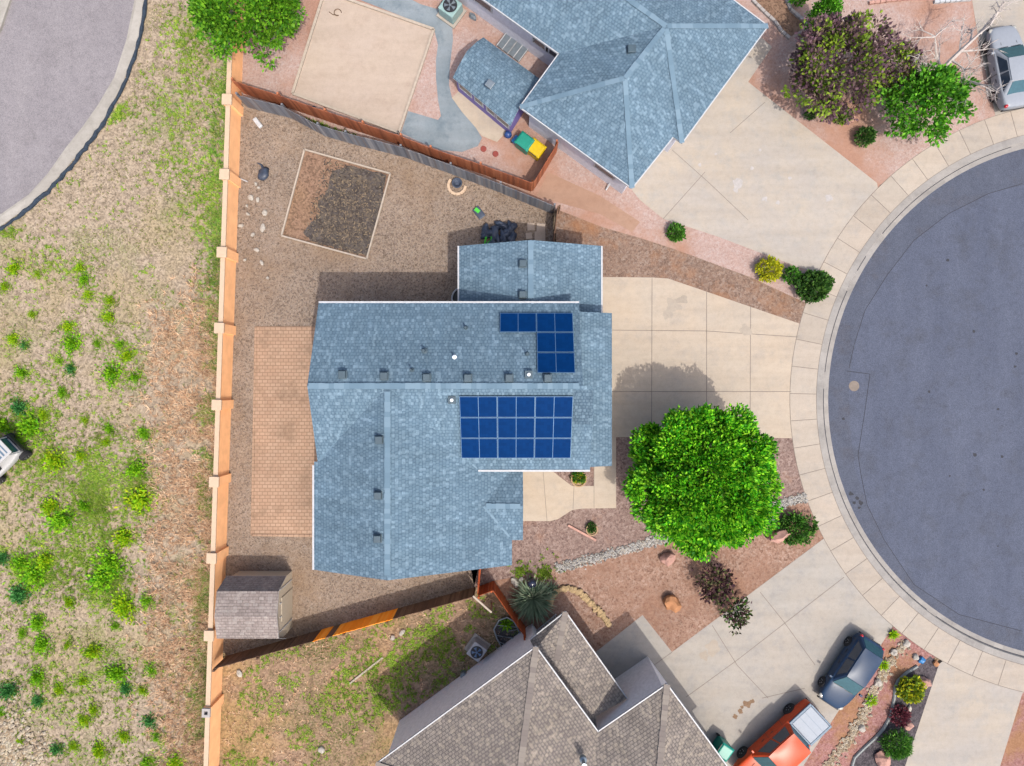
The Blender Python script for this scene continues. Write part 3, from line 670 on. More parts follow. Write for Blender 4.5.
def tubelight(px, py, zf, rf):
    p = onroof(px, py, zf); m = MB(); m.box((p.x, p.y, p.z + .05), (.36, .36, .2)); o = m.build('skylight_curb', M['vent'], rf)
    m = MB(); m.lathe([(.085, .0), (.085, .06), (.06, .09), (.02, .1)], (p.x, p.y, p.z + .16), 12); m.build('skylight_tube', M['tube'], rf)
def window(c, rz, w, h, parent, name='window'):
    m = MB(); Mx = Matrix.Translation(Vector(c)) @ Matrix.Rotation(rz, 4, 'Z')
    for s_ in (-1, 1):
        m.box(None, (.08, .06, h + .16), 0, 0, Mx @ Matrix.Translation((s_ * (w / 2 + .04), 0, 0)))
        m.box(None, (w, .06, .08), 0, 0, Mx @ Matrix.Translation((0, 0, s_ * (h / 2 + .04))))
    f = m.build(name, M['white'], parent); m = MB(); m.box(None, (w - .01, .03, h - .01), 0, 0, Mx); m.build('pane', M['glass'], f)

RZ, PI_ = 6.8, .46
mh = thing('main_house', 'large L-shaped house with blue-grey shingle roof, centre of the picture', 'house', (0, 0, 0))
zN = lambda x, y: RZ - .459 * abs(y + .14)
zW = lambda x, y: RZ - .46 * abs(x + 5.88)
zG = lambda x, y: 4.5 - .4 * abs(x - .95)
rA = (-5.88, -.14, RZ)
faces = [
    [(-9.66, -.14, RZ), rA, (3.35, -.14, RZ), (3.35, 4.0, 4.9), (-9.66, 4.0, 4.9)],
    [(-9.66, -.14, RZ), (-9.66, -3.92, 5.06), rA],
    [rA, (-1.68, -4.34, 4.87), (3.9, -4.34, 4.87), (3.9, -.14, RZ), (3.35, -.14, RZ)],
    [rA, (-9.66, -3.92, 5.06), (-9.86, -3.92, 4.97), (-9.86, -9.31, 4.97), (-5.88, -9.31, RZ)],
    [rA, (-5.88, -9.31, RZ), (0, -9.31, 4.1), (0, -8.03, 4.1), (-1.42, -6.18, 4.75), (0, -4.34, 4.1), (-1.68, -4.34, 4.87)],
    [(-1.42, -6.18, 4.75), (0, -8.03, 4.1), (.56, -8.03, 4.1), (.56, -6.18, 4.75)],
    [(-1.42, -6.18, 4.75), (.56, -6.18, 4.75), (.56, -4.36, 4.1), (0, -4.34, 4.1)],
]
rf = roof(faces, [M['roof'], M['white']], mh)
caps([((-9.6, -.14, RZ), (3.3, -.14, RZ)), ((-5.88, -.4, RZ), (-5.88, -9.25, RZ)), ((-1.3, -6.18, 4.75), (.5, -6.18, 4.75))], 'cap', rf)
caps([((-5.9, -.3, RZ - .08), (-1.75, -4.27, 4.9)), ((-5.86, -.3, RZ - .08), (-9.6, -3.86, 5.09)), ((-1.42, -6.2, 4.75), (-.05, -7.98, 4.12))], 'cap', rf, .13, .3)
rp = roof([[(3.3, 3.57, 4.9), (5.1, 3.57, 4.15), (5.1, -4.23, 4.15), (3.3, -4.23, 4.9)]], [M['roof'], M['white']], mh, 'lean_to_roof')
rg = roof([[(.95, 7.23, 4.5), (.95, 3.4, 4.5), (-2.79, 3.4, 3.0), (-2.79, 7.23, 3.0)], [(.95, 7.23, 4.5), (.95, 3.4, 4.5), (4.7, 3.4, 3.0), (4.7, 7.23, 3.0)]], [M['roof'], M['white']], mh, 'garage_roof')
caps([((.95, 7.2, 4.5), (.95, 4.1, 4.5))], 'cap', rg)
gutters([((-9.66, 4.04, 4.9), (3.35, 4.04, 4.9)), ((-1.7, -4.39, 4.87), (3.9, -4.39, 4.87)), ((-9.91, -4.1, 4.97), (-9.91, -9.31, 4.97))], rf)
gutters([((-2.83, 3.7, 3.0), (-2.83, 7.23, 3.0)), ((4.74, 3.7, 3.0), (4.74, 7.23, 3.0))], rg, .08)
# darker patch of newer shingles by the east gable
m = MB()
P = [Vector((x, y, RZ - .459 * abs(y + .14) + .012)) for x, y in ((2.88, -.35), (3.86, -.35), (3.86, -2.0), (2.88, -2.0))]
m.face(P[::-1], 0, [(p.x, p.y * 1.1) for p in P[::-1]]); tag(m.build('shingle_patch', M['roof_dark'], rf), 'darker patch of shingles')
for px, py in ((343, 374.5), (384.5, 376), (427, 377.5), (468, 378), (509, 378), (547.5, 378)): vent(px, py, zN, rf)
for px, py in ((379.5, 439.5), (378.5, 495), (378, 538)): vent(px, py, zW, rf)
for px, py in ((522.7, 264), (522.5, 295)): vent(px, py, zG, rg)
for px, py, r, mt in ((424.5, 351, .07, 'vent'), (454.5, 357, .05, 'tube'), (466, 328, .05, 'vent'), (412, 370, .05, 'vent'), (527, 354, .05, 'vent')): pipe(px, py, zN, rf, r, .45, mt)
tubelight(528.7, 374.5, zN, rf); tubelight(452, 400, zN, rf)
w = MB(); w.prism([(-9.4, -3.9), (-9.4, 3.65), (3.2, 3.65), (3.2, -4.0), (-1.7, -4.0), (-.4, -4.0), (-.4, -9.0), (-9.5, -9.0)], 0, 3.9)
w.prism([(-9.38, -8.98), (-9.38, 3.63), (3.18, 3.63), (3.18, -3.98), (-2.2, -3.98), (-2.2, -8.98)], 3.9, 4.72)
for x in (-9.38, 3.15): w.prism([(x, 3.5), (x + .03, 3.5), (x + .03, -3.7), (x, -3.7)], 4.72, 4.74); w.face([(x, 3.5, 4.74), (x, -3.6, 4.74), (x, -.14, 6.5)]); w.face([(x + .02, 3.5, 4.74), (x + .02, -3.6, 4.74), (x + .02, -.14, 6.5)])
w.face([(-9.3, -8.97, 4.74), (-1.4, -8.97, 4.7), (-5.88, -8.97, 6.55)])
w.prism([(3.22, 3.2), (4.8, 3.2), (4.8, -3.95), (3.22, -3.95)], 0, 3.95)
w.build('wall', M['wall_beige'], mh)
w = MB(); w.prism([(-2.5, 3.67), (-2.5, 6.95), (4.4, 6.95), (4.4, 3.67)], 0, 2.8); w.face([(-2.5, 6.94, 2.8), (4.4, 6.94, 2.8), (.95, 6.94, 4.3)]); w.build('garage_wall', M['wall_beige'], mh)
m = MB(); m.box((4.83, .6, 1.15), (.05, 4.8, 2.3)); m.build('garage_door', M['door'], mh)
m = MB(); m.box((4.43, 5.3, 1.15), (.05, 2.6, 2.3)); m.build('garage_door', M['door'], mh)
m = MB(); m.box((-.37, -6.2, 1.05), (.05, 1.0, 2.1)); m.build('front_door', M['glass'], mh)
for c, rz, a, b in (((-7, 3.68, 3.4), 0, 1.5, 1.2), ((-3.8, 3.68, 3.4), 0, 1.5, 1.2), ((-9.53, -6, 3.3), R(90), 1.6, 1.2), ((-9.43, 1, 1.4), R(90), 1.8, 2.0), ((1.5, -4.03, 1.6), 0, 1.6, 1.3), ((-5.5, -9.03, 3.3), 0, 1.4, 1.2)): window(c, rz, a, b, mh)
for x in (.4,):
    m = MB(); m.box((x, -7.75, 1.95), (.18, .18, 3.9)); m.build('porch_post', M['white'], mh)
# AC / window well by the garage west wall
t = thing('window_well', 'white rimmed window well tucked in the shadow by the garage wall', 'window well', tuple(G(459, 299)))
c = G(461, 299); m = MB()
pts = [(c.x + .05 - .55 * math.sin(R(a)), c.y + .62 * math.cos(R(a)), 0) for a in range(0, 181, 15)]
m.tube([(x, y, .16) for x, y, _ in pts], [.05] * len(pts), 6); m.build('rim', M['white'], t)
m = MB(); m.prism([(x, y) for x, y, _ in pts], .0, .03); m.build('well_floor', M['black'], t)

# solar panels
def solar(x0, x1, ya, yb, label, group):
    P = []
    for x, y in ((x0, ya), (x1, ya), (x1, yb), (x0, yb)): P.append(Vector((x, y, RZ - .459 * abs(y + .14) + .14)))
    c = sum(P, Vector()) / 4
    t = thing('solar_panel', label, 'solar panel', tuple(c), 0, group)
    ux = Vector((1, 0, 0)); uy = (P[3] - P[0]).normalized(); nn = ux.cross(uy); 
    if nn.z < 0: nn = -nn
    W, L = x1 - x0, (P[3] - P[0]).length
    g_ = MB()
    def pt(a, b, h): return c + ux * a + uy * b + nn * h
    def bx(m, a0, a1, b0, b1, h0, h1, uv=False):
        q = [pt(a, b, h) for h in (h0, h1) for a, b in ((a0, b0), (a1, b0), (a1, b1), (a0, b1))]
        top = [4, 5, 6, 7] if ux.cross(uy).z > 0 else [7, 6, 5, 4]
        cs = {4: (a0, b0), 5: (a1, b0), 6: (a1, b1), 7: (a0, b1)}
        m.face([q[i] for i in top], 0, [cs[i] for i in top] if uv else None)
        for i in range(4): j = (i + 1) % 4; m.face([q[i], q[j], q[4 + j], q[4 + i]])
        m.face([q[i] for i in (3, 2, 1, 0)])
    e = .022; hw, hl = W / 2 - .008, L / 2 - .012
    bx(g_, -hw + e, -.012, -hl + e, hl - e, -.02, .018, True); bx(g_, .012, hw - e, -hl + e, hl - e, -.02, .018, True)
    g_.build('solar_glass', M['panel'], t)
    f = MB()
    for a0, a1, b0, b1 in ((-hw, -hw + e, -hl, hl), (hw - e, hw, -hl, hl), (-.012, .012, -hl + e, hl - e), (-hw + e, hw - e, -hl, -hl + e), (-hw + e, hw - e, hl - e, hl)): bx(f, a0, a1, b0, b1, -.03, .022)
    f.build('frame', M['frame'], t)
    f = MB()
    for a in (-hw * .6, hw * .6): bx(f, a - .03, a + .03, -hl + .05, hl - .05, -.1, -.032)
    f.build('mounting_rail', M['metal'], t)
GA, GB = 'solar panels in the nine-panel block', 'solar panels in the L-shaped block'
rows = ('top', 'middle', 'bottom'); cols_ = ('left', 'middle', 'right')
for j in range(3):
    for i in range(3):
        x0 = -2.5 + 1.8 * i; y0 = -.62 - 1.03 * j
        pos = 'centre' if (i, j) == (1, 1) else ('%s row %s' % (rows[j], cols_[i]))
        solar(x0, x0 + 1.8, y0, y0 - 1.03, 'blue solar panel at the %s of the nine-panel rectangular block' % pos, GA)
solar(-.6, 1.2, 3.46, 2.47, 'blue solar panel jutting left at the top of the L-shaped solar block', GB)
solar(1.2, 3.0, 3.46, 2.47, 'blue solar panel at the top right corner of the L-shaped block', GB)
solar(1.2, 3.0, 2.46, 1.47, 'blue solar panel in the middle of the L-shaped block, right side', GB)
solar(1.2, 3.0, 1.46, .47, 'blue solar panel at the foot of the L-shaped block, by the ridge', GB)

# north neighbour house
nh = thing('neighbour_house', 'blue-grey hip roofed house with pale walls above the pink gravel', 'house', tuple(G(640, 90)))
e3 = lambda p, z=3.0: tuple(G(p[0], p[1], z))
c1, c2, c3, c3b, c4, c5, ee, e0 = (e3(p) for p in ((520, 107), (632, 188), (673, 137), (682, 143), (768, 26), (650, -63), (559, 53.5), (430, -39)))
A_ = e3((666, 26), 4.75); B_ = e3((625, 78), 4.7); Rn = e3((500, -92), 4.8)
nr = roof([[c1, c2, B_], [c2, c3, A_, B_], [c3, c3b, A_], [c3b, c4, A_], [c4, c5, Rn, A_], [c1, B_, A_, ee], [ee, A_, Rn, e0]], [M['roof'], M['white']], nh)
caps([(B_, A_), (c1, B_), (c2, B_), (c4, A_), (c3b, A_), (A_, Rn)], 'cap', nr, .26)
zf = lambda x, y: 4.3
for px, py in ((636.5, 7), (631, 51)): vent(px, py, zf, nr, .4)
gutters([(c1, c2), (c1, ee), (ee, e0), (c2, c3), (c3b, c4), (c4, c5)], nr)
ring = [G(*p, 3.0) for p in ((520, 107), (632, 188), (673, 137), (682, 143), (768, 26), (650, -63), (560, -130), (430, -39), (559, 53.5))]
w = MB(); w.prism(offset(ring, .38), 0, 2.85); w.build('wall', M['wall_blue'], nh)
fo = offset(ring, .36)
def wallwin(a, b, t0, w_, h_, zc, parent, kind='window'):
    p = Vector(a).lerp(Vector(b), t0); d = (Vector(b) - Vector(a)); window((p.x, p.y, zc), math.atan2(d.y, d.x), w_, h_, parent, kind)
# walls seen from above: SW facing
wl = [Vector((v.x, v.y)) for v in fo]
def nearest_edge(px, py):
    q = G(px, py); best = None
    for i in range(len(wl)):
        a, b = wl[i], wl[(i + 1) % len(wl)]; d = (b - a); t = max(0, min(1, (Vector((q.x, q.y)) - a).dot(d) / d.length_squared)); e = (a + d * t - Vector((q.x, q.y))).length
        if best is None or e < best[0]: best = (e, a, b, t)
    return best
for px, py, w_, h_, zc in ((487, 13, 1.3, .9, 1.9), (543, 55, 1.0, .8, 1.9), (553, 62, .7, .8, 1.9), (600, 180, 1.2, .9, 1.7)):
    _, a, b, t0 = nearest_edge(px, py); wallwin(a, b, t0, w_, h_, zc, nh)
_, a, b, t0 = nearest_edge(716, 100); wallwin(a, b, t0, 4.8, 2.1, 1.1, nh, 'garage_door')
m = MB(); p0 = Vector(c2) + Vector((-.35, .5, -.15)); p1 = G(612, 186, 1.2); m.tube([p0, G(616, 178, 2.7), G(612, 180, .4), G(606, 190, .12)], [.05] * 4, 6); m.build('downspout', M['white'], nh)

# lower house
lh = thing('lower_house', 'taupe shingle roofed house with pale walls at the bottom of the picture', 'house', tuple(G(560, 730)))
q5 = lambda p, z=4.6: tuple(G(p[0], p[1], z))
k1, k2, k3, k4, k0 = (q5(p) for p in ((536, 647), (598, 732), (667, 684.5), (745, 791), (376, 764.5)))
kn = q5((440, 852))
def inward(c, a, b, d):   # point on the hip / valley of corner c, d metres inside both eaves a-c and c-b
    c, a, b = Vector(c), Vector(a), Vector(b); e0 = (c - a).to_2d().normalized(); e1 = (b - c).to_2d().normalized()
    n0 = Vector((e0.y, -e0.x)); n1 = Vector((e1.y, -e1.x)); q = c.to_2d() + (n0 + n1) * (d / (1 + n0.dot(n1)))
    return (q.x, q.y, c.z + .42 * d)
ha = inward(k1, k0, k2, 5.0); hb = inward(k2, k1, k3, 5.0); hc = inward(k3, k2, k4, 3.6); hb2 = inward(k2, k1, k3, 3.6)
hd = inward(k0, kn, k1, 4.9)
hcd = tuple(Vector(hc) + (Vector(k4) - Vector(k3)).normalized() * 4)
lr = roof([[k1, ha, hd, k0], [k0, hd, kn], [k1, k2, hb2, hb, ha], [k2, k3, hc, hb2], [k3, k4, hcd, hc]], [M['roof_tan'], M['white']], lh)
caps([(k1, ha), (k3, hc), (k0, hd)], 'cap_tan', lr, .32)
gutters([(kn, k0), (k0, k1), (k1, k2), (k2, k3), (k3, k4)], lr)
m = MB(); p = G(583, 759, 5.5); m.lathe([(.18, -.1), (.18, .12), (.08, .18), (.08, .5), (.13, .52), (.13, .62)], tuple(p), 10); m.build('flue', M['metal'], lr)
p1, p2, p3, p4 = G(530, 639, 3.9), G(565.5, 612, 3.0), G(627, 698.6, 3.0), G(600, 730, 3.9)
p1 = G(530, 640, 3.0); mid = G(556, 664, 3.75); mid2 = G(596, 716, 3.75)
pr = roof([[p1, p2, mid, q5((535, 650), 3.6)], [p2, p3, mid2, mid], [mid, mid2, q5((597, 731), 3.85), q5((535, 650), 3.6)]], [M['roof_tan'], M['white']], lh, 'porch_roof', .12)
caps([(p2, mid)], 'cap_tan', pr, .3)
gutters([(p2, p3), (p1, p2)], pr)
ring = [G(*p, 4.6) for p in ((536, 647), (598, 732), (667, 684.5), (745, 791), (640, 900), (440, 852), (376, 764.5))]
w = MB(); w.prism(offset(ring, .3), 0, 4.45); w.build('wall', M['wall_grey'], lh)
lw = offset(ring, .29)
def onlw(px, py, w_, h_, zc, kind='window'):
    q = G(px, py).to_2d(); best = min(((lambda a, b: ((a + (b - a) * max(0, min(1, (q - a).dot(b - a) / (b - a).length_squared)) - q).length, a, b, max(.05, min(.95, (q - a).dot(b - a) / (b - a).length_squared))))(lw[i], lw[(i + 1) % len(lw)]) for i in range(len(lw))), key=lambda r: r[0])
    p = best[1].lerp(best[2], best[3]); d = best[2] - best[1]; window((p.x, p.y, zc), math.atan2(d.y, d.x), w_, h_, lh, kind)
onlw(690, 728, 4.8, 2.2, 1.2, 'garage_door')
m = MB()
a, b, c_, d_ = G(534, 637, 0), G(562, 615, 0), G(617, 690, 0), G(600, 705, 0)
m.prism([(v.x, v.y) for v in (a, b, c_, d_)], .02, .25); m.build('porch_slab', M['conc_s'], lh)
for p in (G(559, 617), G(612, 687)):
    m = MB(); m.box((p.x, p.y, 1.5), (.16, .16, 2.8)); m.build('porch_post', M['white'], lh)
m = MB(); a = G(529, 636, .0); b = G(556, 613, 0)
a = Vector((a.x, a.y, 0)); b = Vector((b.x, b.y, 0))
m.beam(a + Vector((0, 0, 1.05)), b + Vector((0, 0, 1.05)), .09, .06); m.beam(a + Vector((0, 0, .2)), b + Vector((0, 0, .2)), .06, .06)
for i in range(15): p = a.lerp(b, (i + .5) / 15); m.beam(p + Vector((0, 0, .2)), p + Vector((0, 0, 1.03)), .04, .04)
m.build('porch_railing', M['white'], lh)
p = G(657, 671.5); m = MB(); m.lathe([(.1, 1.9), (.1, 2.2), (.03, 2.26)], (p.x, p.y, 0), 10); m.build('wall_lamp', M['black'], lh)

# sheds
def W2(v): return Vector((v.x, v.y))
t = thing('garden_shed', 'tan garden shed with a grey gambrel roof beside the orange wall', 'shed', tuple(G(266, 598)))
X0, X1 = G(237.6, 570).x, G(294, 570).x; Y0, Y1 = G(0, 570).y, G(0, 628).y; YM = (Y0 + Y1) / 2
w = MB()
prof = [(Y0 - .05, 0), (Y0 - .05, 1.5), (Y0 - .42, 2.6), (YM, 2.88), (Y1 + .42, 2.6), (Y1 + .05, 1.5), (Y1 + .05, 0)]
n_ = len(prof)
w.mesh([(X0 + .1, y, z) for y, z in prof] + [(X1 - .1, y, z) for y, z in prof], [tuple(range(n_)), tuple(range(2 * n_ - 1, n_ - 1, -1))] + [(i, n_ + i, n_ + (i + 1) % n_, (i + 1) % n_) for i in range(n_)])
w.build('wall', M['tan'], t)
up = .03; rp_ = [(Y0 + .06, 1.46), (Y0 - .40, 2.68), (YM, 2.96), (Y1 + .40, 2.68), (Y1 - .06, 1.46)]
fs = [[(X0 - .04, a[0], a[1]), (X1 + .04, a[0], a[1]), (X1 + .04, b[0], b[1]), (X0 - .04, b[0], b[1])] for a, b in zip(rp_[:-1], rp_[1:])]
roof(fs, [M['roof_shed'], M['white']], t, 'roof', .06)
m = MB()
for i in range(4): m.box((X1 - .085, Y0 - .5 - i * .75, 1.1), (.03, .05, 2.0))
m.build('wall_batten', M['white'], t)
m = MB(); m.box((X1 - .08, YM, .95), (.03, 1.3, 1.8)); m.build('door', M['tan'], t)

t = thing('playhouse', 'purple playhouse with a blue-grey gambrel shingle roof beside the house', 'playhouse', tuple(G(498, 86)))
# ridge runs along u, span along v (photo measured corners)
a = G(483, 33, 2.2); b = G(539.7, 75, 2.2); c_ = G(510.4, 123, 2.2); d_ = G(452, 74, 2.2)
zv = lambda p, z: Vector((p.x, p.y, z))
def gam(f0, f1):
    L = [(0, 1.75), (.2, 2.15), (.5, 2.5), (.8, 2.15), (1, 1.75)]
    return [zv(f0.lerp(f1, t_), z) for t_, z in L]
e0, e1 = gam(a, d_), gam(b, c_)
pr_ = roof([[e0[i], e1[i], e1[i + 1], e0[i + 1]] for i in range(4)], [M['roof'], M['white']], t, 'roof', .08)
ins = offset([a, b, c_, d_], .12)
w = MB(); w.prism(ins, 0, 1.6); w.build('wall', M['purple'], t)
m = MB()
for e in (e0, e1):
    cc = sum((Vector(p) for p in e), Vector()) / 5
    q = [Vector(p) + (Vector(((e1[2] - e0[2]).x, (e1[2] - e0[2]).y, 0)).normalized() * (.14 if e is e0 else -.14)) - Vector((0, 0, .1)) for p in e]
    m.face(q)
m.build('gable', M['purple'], t)
# white trim hoops on the front
fd = (c_ - d_); fl = W2(fd).length; fu = fd.normalized(); fnm = Vector((fu.y, -fu.x, 0))
if fnm.y > 0: fnm = -fnm
for i, (tt, ww, nm) in enumerate(((.18, .8, 'window'), (.42, .5, 'window'), (.63, .5, 'window'), (.84, .8, 'window'))):
    p = zv(d_.lerp(c_, tt), 1.15); 
    ang = math.atan2(fu.y, fu.x)
    window((p.x - fnm.x * .12, p.y - fnm.y * .12, 1.15), ang, ww, .7, t)
p = onroof(463, 47, lambda x, y: 2.6); p = G(463, 47, 2.55)
m = MB(); p = G(463.5, 86, 2.45); p = G(463 + 27, 86, 2.5); m.box((p.x, p.y, 2.72), (.42, .42, .16), R(-37)); bevel(m.build('roof_vent', M['metal'], pr_), .04)

# ------------------------------------------------------------------ small yard things
def frame_border(name, pts, label, mat, h=.12, w=.085):
    m = MB(); P = GP(pts)
    for a, b in zip(P, P[1:] + P[:1]): m.beam(zv(a, h / 2 + .01), zv(b, h / 2 + .01), w, h)
    return tag(m.build(name, M[mat]), label, 'garden edging')
frame_border('timber_edging', [(305, 150), (390.5, 174), (367, 259), (282, 236)], 'pale timber frame around the square of dark mulch in the backyard', 'timber')
frame_border('timber_edging', [(325, -8), (434, 30), (399, 133), (293, 94)], 'pale timber edging around the sand square behind the brown fence', 'timber', .12, .14)
frame_border('patio_edging', [(256, 327.5), (330, 327.5), (330, 536), (252, 535)], 'tan kerb edging round the brick patio beside the main house', 'patio', .05, .12)
P = GP(edge_curve, .1); m = MB(); m.tube([zv(p, .05) for p in P], [.09] * len(P), 6)
tag(m.build('bed_edging', M['lawn_edge']), 'curved grey concrete edging between rose and dark gravel beds', 'garden edging')
P = GP(road_out[1:-1]); m = MB(); Q = []
for a, b in zip(P[:-1], P[1:]):
    for i in range(6):
        p = a.lerp(b, i / 6); Q.append(Vector((p.x + .12 + U(-.05, .05), p.y - .12 + U(-.05, .05), .09)))
m.tube(Q, [.1 + U(-.035, .03) for _ in Q], 7); tag(m.build('silt_sock', M['sock']), 'long black silt sock lying along the pale road kerb', 'erosion sock')

def ac_unit(px, py, rz, s, mat, fan, label):
    c = G(px, py); t = thing('air_conditioner', label, 'air conditioner', tuple(c), rz)
    m = MB(); m.box((0, 0, .06), (s + .25, s + .25, .1)); m.build('pad', M['conc_n'], t, True)
    m = MB(); m.box((0, 0, .5), (s, s, .8)); bevel(m.build('cabinet', M[mat], t, True), .06, 3)
    m = MB(); m.lathe([(s * .4, .895), (s * .4, .93), (s * .36, .93), (s * .36, .91)], (0, 0, 0), 24); m.build('fan_guard', M['black'], t, True)
    m = MB()
    for i in range(5):
        a = i * 1.2566; m.face([(.05 * math.cos(a), .05 * math.sin(a), .935), (s * .34 * math.cos(a - .3), s * .34 * math.sin(a - .3), .935), (s * .34 * math.cos(a + .3), s * .34 * math.sin(a + .3), .95)])
    m.lathe([(.07, .93), (.07, .96)], (0, 0, 0), 10); m.build('fan', M[fan], t, True)
ac_unit(451.5, 14, R(-36), 1.0, 'ac', 'metal', 'pale teal air conditioner with dark round fan on the pink gravel')
ac_unit(477.5, 646, R(-36), .86, 'ac_w', 'ac_fan', 'light grey air conditioner with blue round fan beside lower house')
m = MB(); c = G(473, 18); m.stone((c.x, c.y, .15), (.25, .14, .14)); tag(m.build('hose_reel', M['metal']), 'small grey hose bundle beside the teal air conditioner', 'hose')

t = thing('window_well', 'dark barred window well against the lower house by the grey air conditioner', 'window well', tuple(G(509, 630)))
cs = GP([(497, 637), (494, 628), (499, 619), (507, 616), (514, 620), (521, 634), (503, 648)]); cs = [zv(p, 0) for p in cs]
m = MB(); m.prism(cs, .01, .05); m.build('well_floor', M['black'], t)
m = MB(); m.tube([zv(p, .2) for p in cs + cs[:1]], [.05] * (len(cs) + 1), 6)
a, b = G(494, 630), G(505, 645)
for i in range(4):
    f = i / 3; m.beam(zv(G(496 + 7 * f * 1.6, 640 - 16 * f + 6, 0), .2), zv(G(506 + 8 * f * 1.6, 654 - 26 * f, 0), .2), .03, .03)
for i in range(2): m.beam(zv(G(497, 624 + 10 * i), .2), zv(G(517, 626 + 12 * i), .2), .03, .03)
m.build('grate', M['metal'], t)
m = MB(); c = G(464, 673); m.lathe([(.2, .02), (.2, .35), (.15, .42)], (c.x, c.y, 0), 12); tag(m.build('utility_box', M['metal']), 'small round blue-grey utility post beside the lower house wall', 'utility box')
t = thing('window_well', 'pair of grey wire window well covers between playhouse and house', 'window well', tuple(G(512, 50)))
for (x, y) in ((507, 45), (518, 53)):
    c = G(x, y); m = MB(); m.box((c.x, c.y, .1), (.75, .85, .18), R(-37)); m.build('well_floor', M['metal'], t)
    m = MB()
    for s_ in (-.38, 0, .38): m.box((c.x + s_ * .8, c.y - s_ * .6, .24), (.04, .95, .05), R(-37))
    m.build('cover_frame', M['white'], t)

def bin_(name, px, py, rz, sx, sy, h, mat, label, cat, lidmat=None, wheels=False):
    t = thing(name, label, cat, tuple(G(px, py)), rz)
    m = MB(); b = .86
    vs = [(x * sx / 2 * b, y * sy / 2 * b, .04) for x, y in ((-1, -1), (1, -1), (1, 1), (-1, 1))] + [(x * sx / 2, y * sy / 2, h) for x, y in ((-1, -1), (1, -1), (1, 1), (-1, 1))]
    m.mesh(vs, [(3, 2, 1, 0), (4, 5, 6, 7), (0, 1, 5, 4), (1, 2, 6, 5), (2, 3, 7, 6), (3, 0, 4, 7)]); bevel(m.build('body', M[mat], t, True), .04)
    m = MB(); vs = [(x * sx * .54, y * sy * .54, h + .01) for x, y in ((-1, -1), (1, -1), (1, 1), (-1, 1))] + [(x * sx * .42, y * sy * .42, h + .1) for x, y in ((-1, -1), (1, -1), (1, 1), (-1, 1))]
    m.mesh(vs, [(3, 2, 1, 0), (4, 5, 6, 7), (0, 1, 5, 4), (1, 2, 6, 5), (2, 3, 7, 6), (3, 0, 4, 7)]); l = bevel(m.build('lid', M[lidmat or mat], t, True), .03)
    m = MB(); m.beam((-sx * .5, -sy * .35, h + .02), (-sx * .5, sy * .35, h + .02), .05, .05); m.build('handle', M['black'], t, True)
    if wheels:
        for s_ in (-1, 1):
            m = MB(); m.lathe([(.12, -.03), (.12, .03)], (-sx * .46, s_ * sy * .45, .12), 12, 0, 'Y'); m.build('wheel', M['tyre'], t, True)
    return t
bin_('storage_bin', 524.5, 147, R(53), .78, .9, .9, 'bin_green', 'green plastic storage bin next to the yellow one by the fence', 'storage bin')
bin_('storage_bin', 535.5, 153, R(53), .78, .9, .85, 'bin_yellow', 'yellow plastic storage bin beside the short brown return fence', 'storage bin')
bin_('wheelie_bin', 719, 742, R(-35), .74, .8, 1.05, 'bin_teal', 'teal wheelie bin standing between the taupe roof and the red pickup', 'bin', None, True)
m = MB(); c = G(508, 136); m.lathe([(.05, .02), (.17, .08), (.23, .22), (.17, .38), (.05, .44)], (c.x, c.y, 0), 14); tag(m.build('ball', M['blue'], smooth=True), 'dark blue ball on the gravel beside the green bin', 'ball')
t = thing('toy_car', 'small light blue and teal toy next to the green bin', 'toy', tuple(G(515.5, 141)))
m = MB(); c = G(515.5, 141); m.box((c.x, c.y, .2), (.45, .3, .25), R(50)); bevel(m.build('body', M['blue_l'], t), .05)
for s_ in (-1, 1):
    m = MB(); m.lathe([(.1, -.03), (.1, .03)], (c.x + s_ * .17, c.y + .1 * s_, .1), 10, 0, 'Y'); m.build('wheel', M['tyre'], t)
for i, (px, py, lab) in enumerate(((483.5, 149, 'round brick-red stepping stone farther from the bins'), (495.5, 154, 'round brick-red stepping stone nearer the yellow bin'))):
    m = MB(); c = G(px, py); m.lathe([(.17, 0), (.17, .04), (.15, .055)], (c.x, c.y, 0), 18); tag(m.build('stepping_stone', M['red_disc']), lab, 'stepping stone', 'red stepping stones on the pink gravel')
# stone ring with blue bowl
t = thing('fire_ring', 'half ring of tan blocks with a dark bowl by the grey fence', 'fire ring', tuple(G(457, 187)))
c = G(457, 186)
for i in range(7):
    a = R(150 + i * 32); m = MB(); m.box((c.x + .48 * math.cos(a), c.y + .48 * math.sin(a), .08), (.16, .27, .14), a); bevel(m.build('block', M['coping'], t), .02)
m = MB(); m.lathe([(.1, .02), (.27, .1), (.3, .22), (.24, .22), (.1, .1)], (c.x + .02, c.y + .12, 0), 16); m.build('bowl', M['bag'], t)
# dark sheets and bags
t = thing('tarp_pile', 'heap of crumpled dark blue tarps with lime print beside the garage', 'tarp pile', tuple(G(498, 236)))
m = MB()
for i in range(26):
    a = U(0, 6.28); r = U(0, 1) ** .5; p = G(498 + 16 * r * math.cos(a), 235 + 11 * r * math.sin(a))
    m.stone((p.x, p.y, .12 + .4 * (1 - r)), (U(.3, .5), U(.14, .24), U(.14, .28)), 0, .28)
subsurf(m.build('tarp', M['bag'], t, smooth=True), 1)
m = MB()
for px, py in ((487, 246), (492, 241), (486, 240)): p = G(px, py); m.stone((p.x, p.y, .28), (.32, .06, .1), 0, .3)
m.build('printed_edge', M['bag_green'], t)
t = thing('soil_bag', 'flat dark bag with lime green print lying alone on the gravel', 'bag', tuple(G(479, 213)))
m = MB(); p = G(479, 213); m.box((p.x, p.y, .07), (.72, .44, .12), R(-52)); subsurf(bevel(m.build('sack', M['bag'], t), .05), 1)
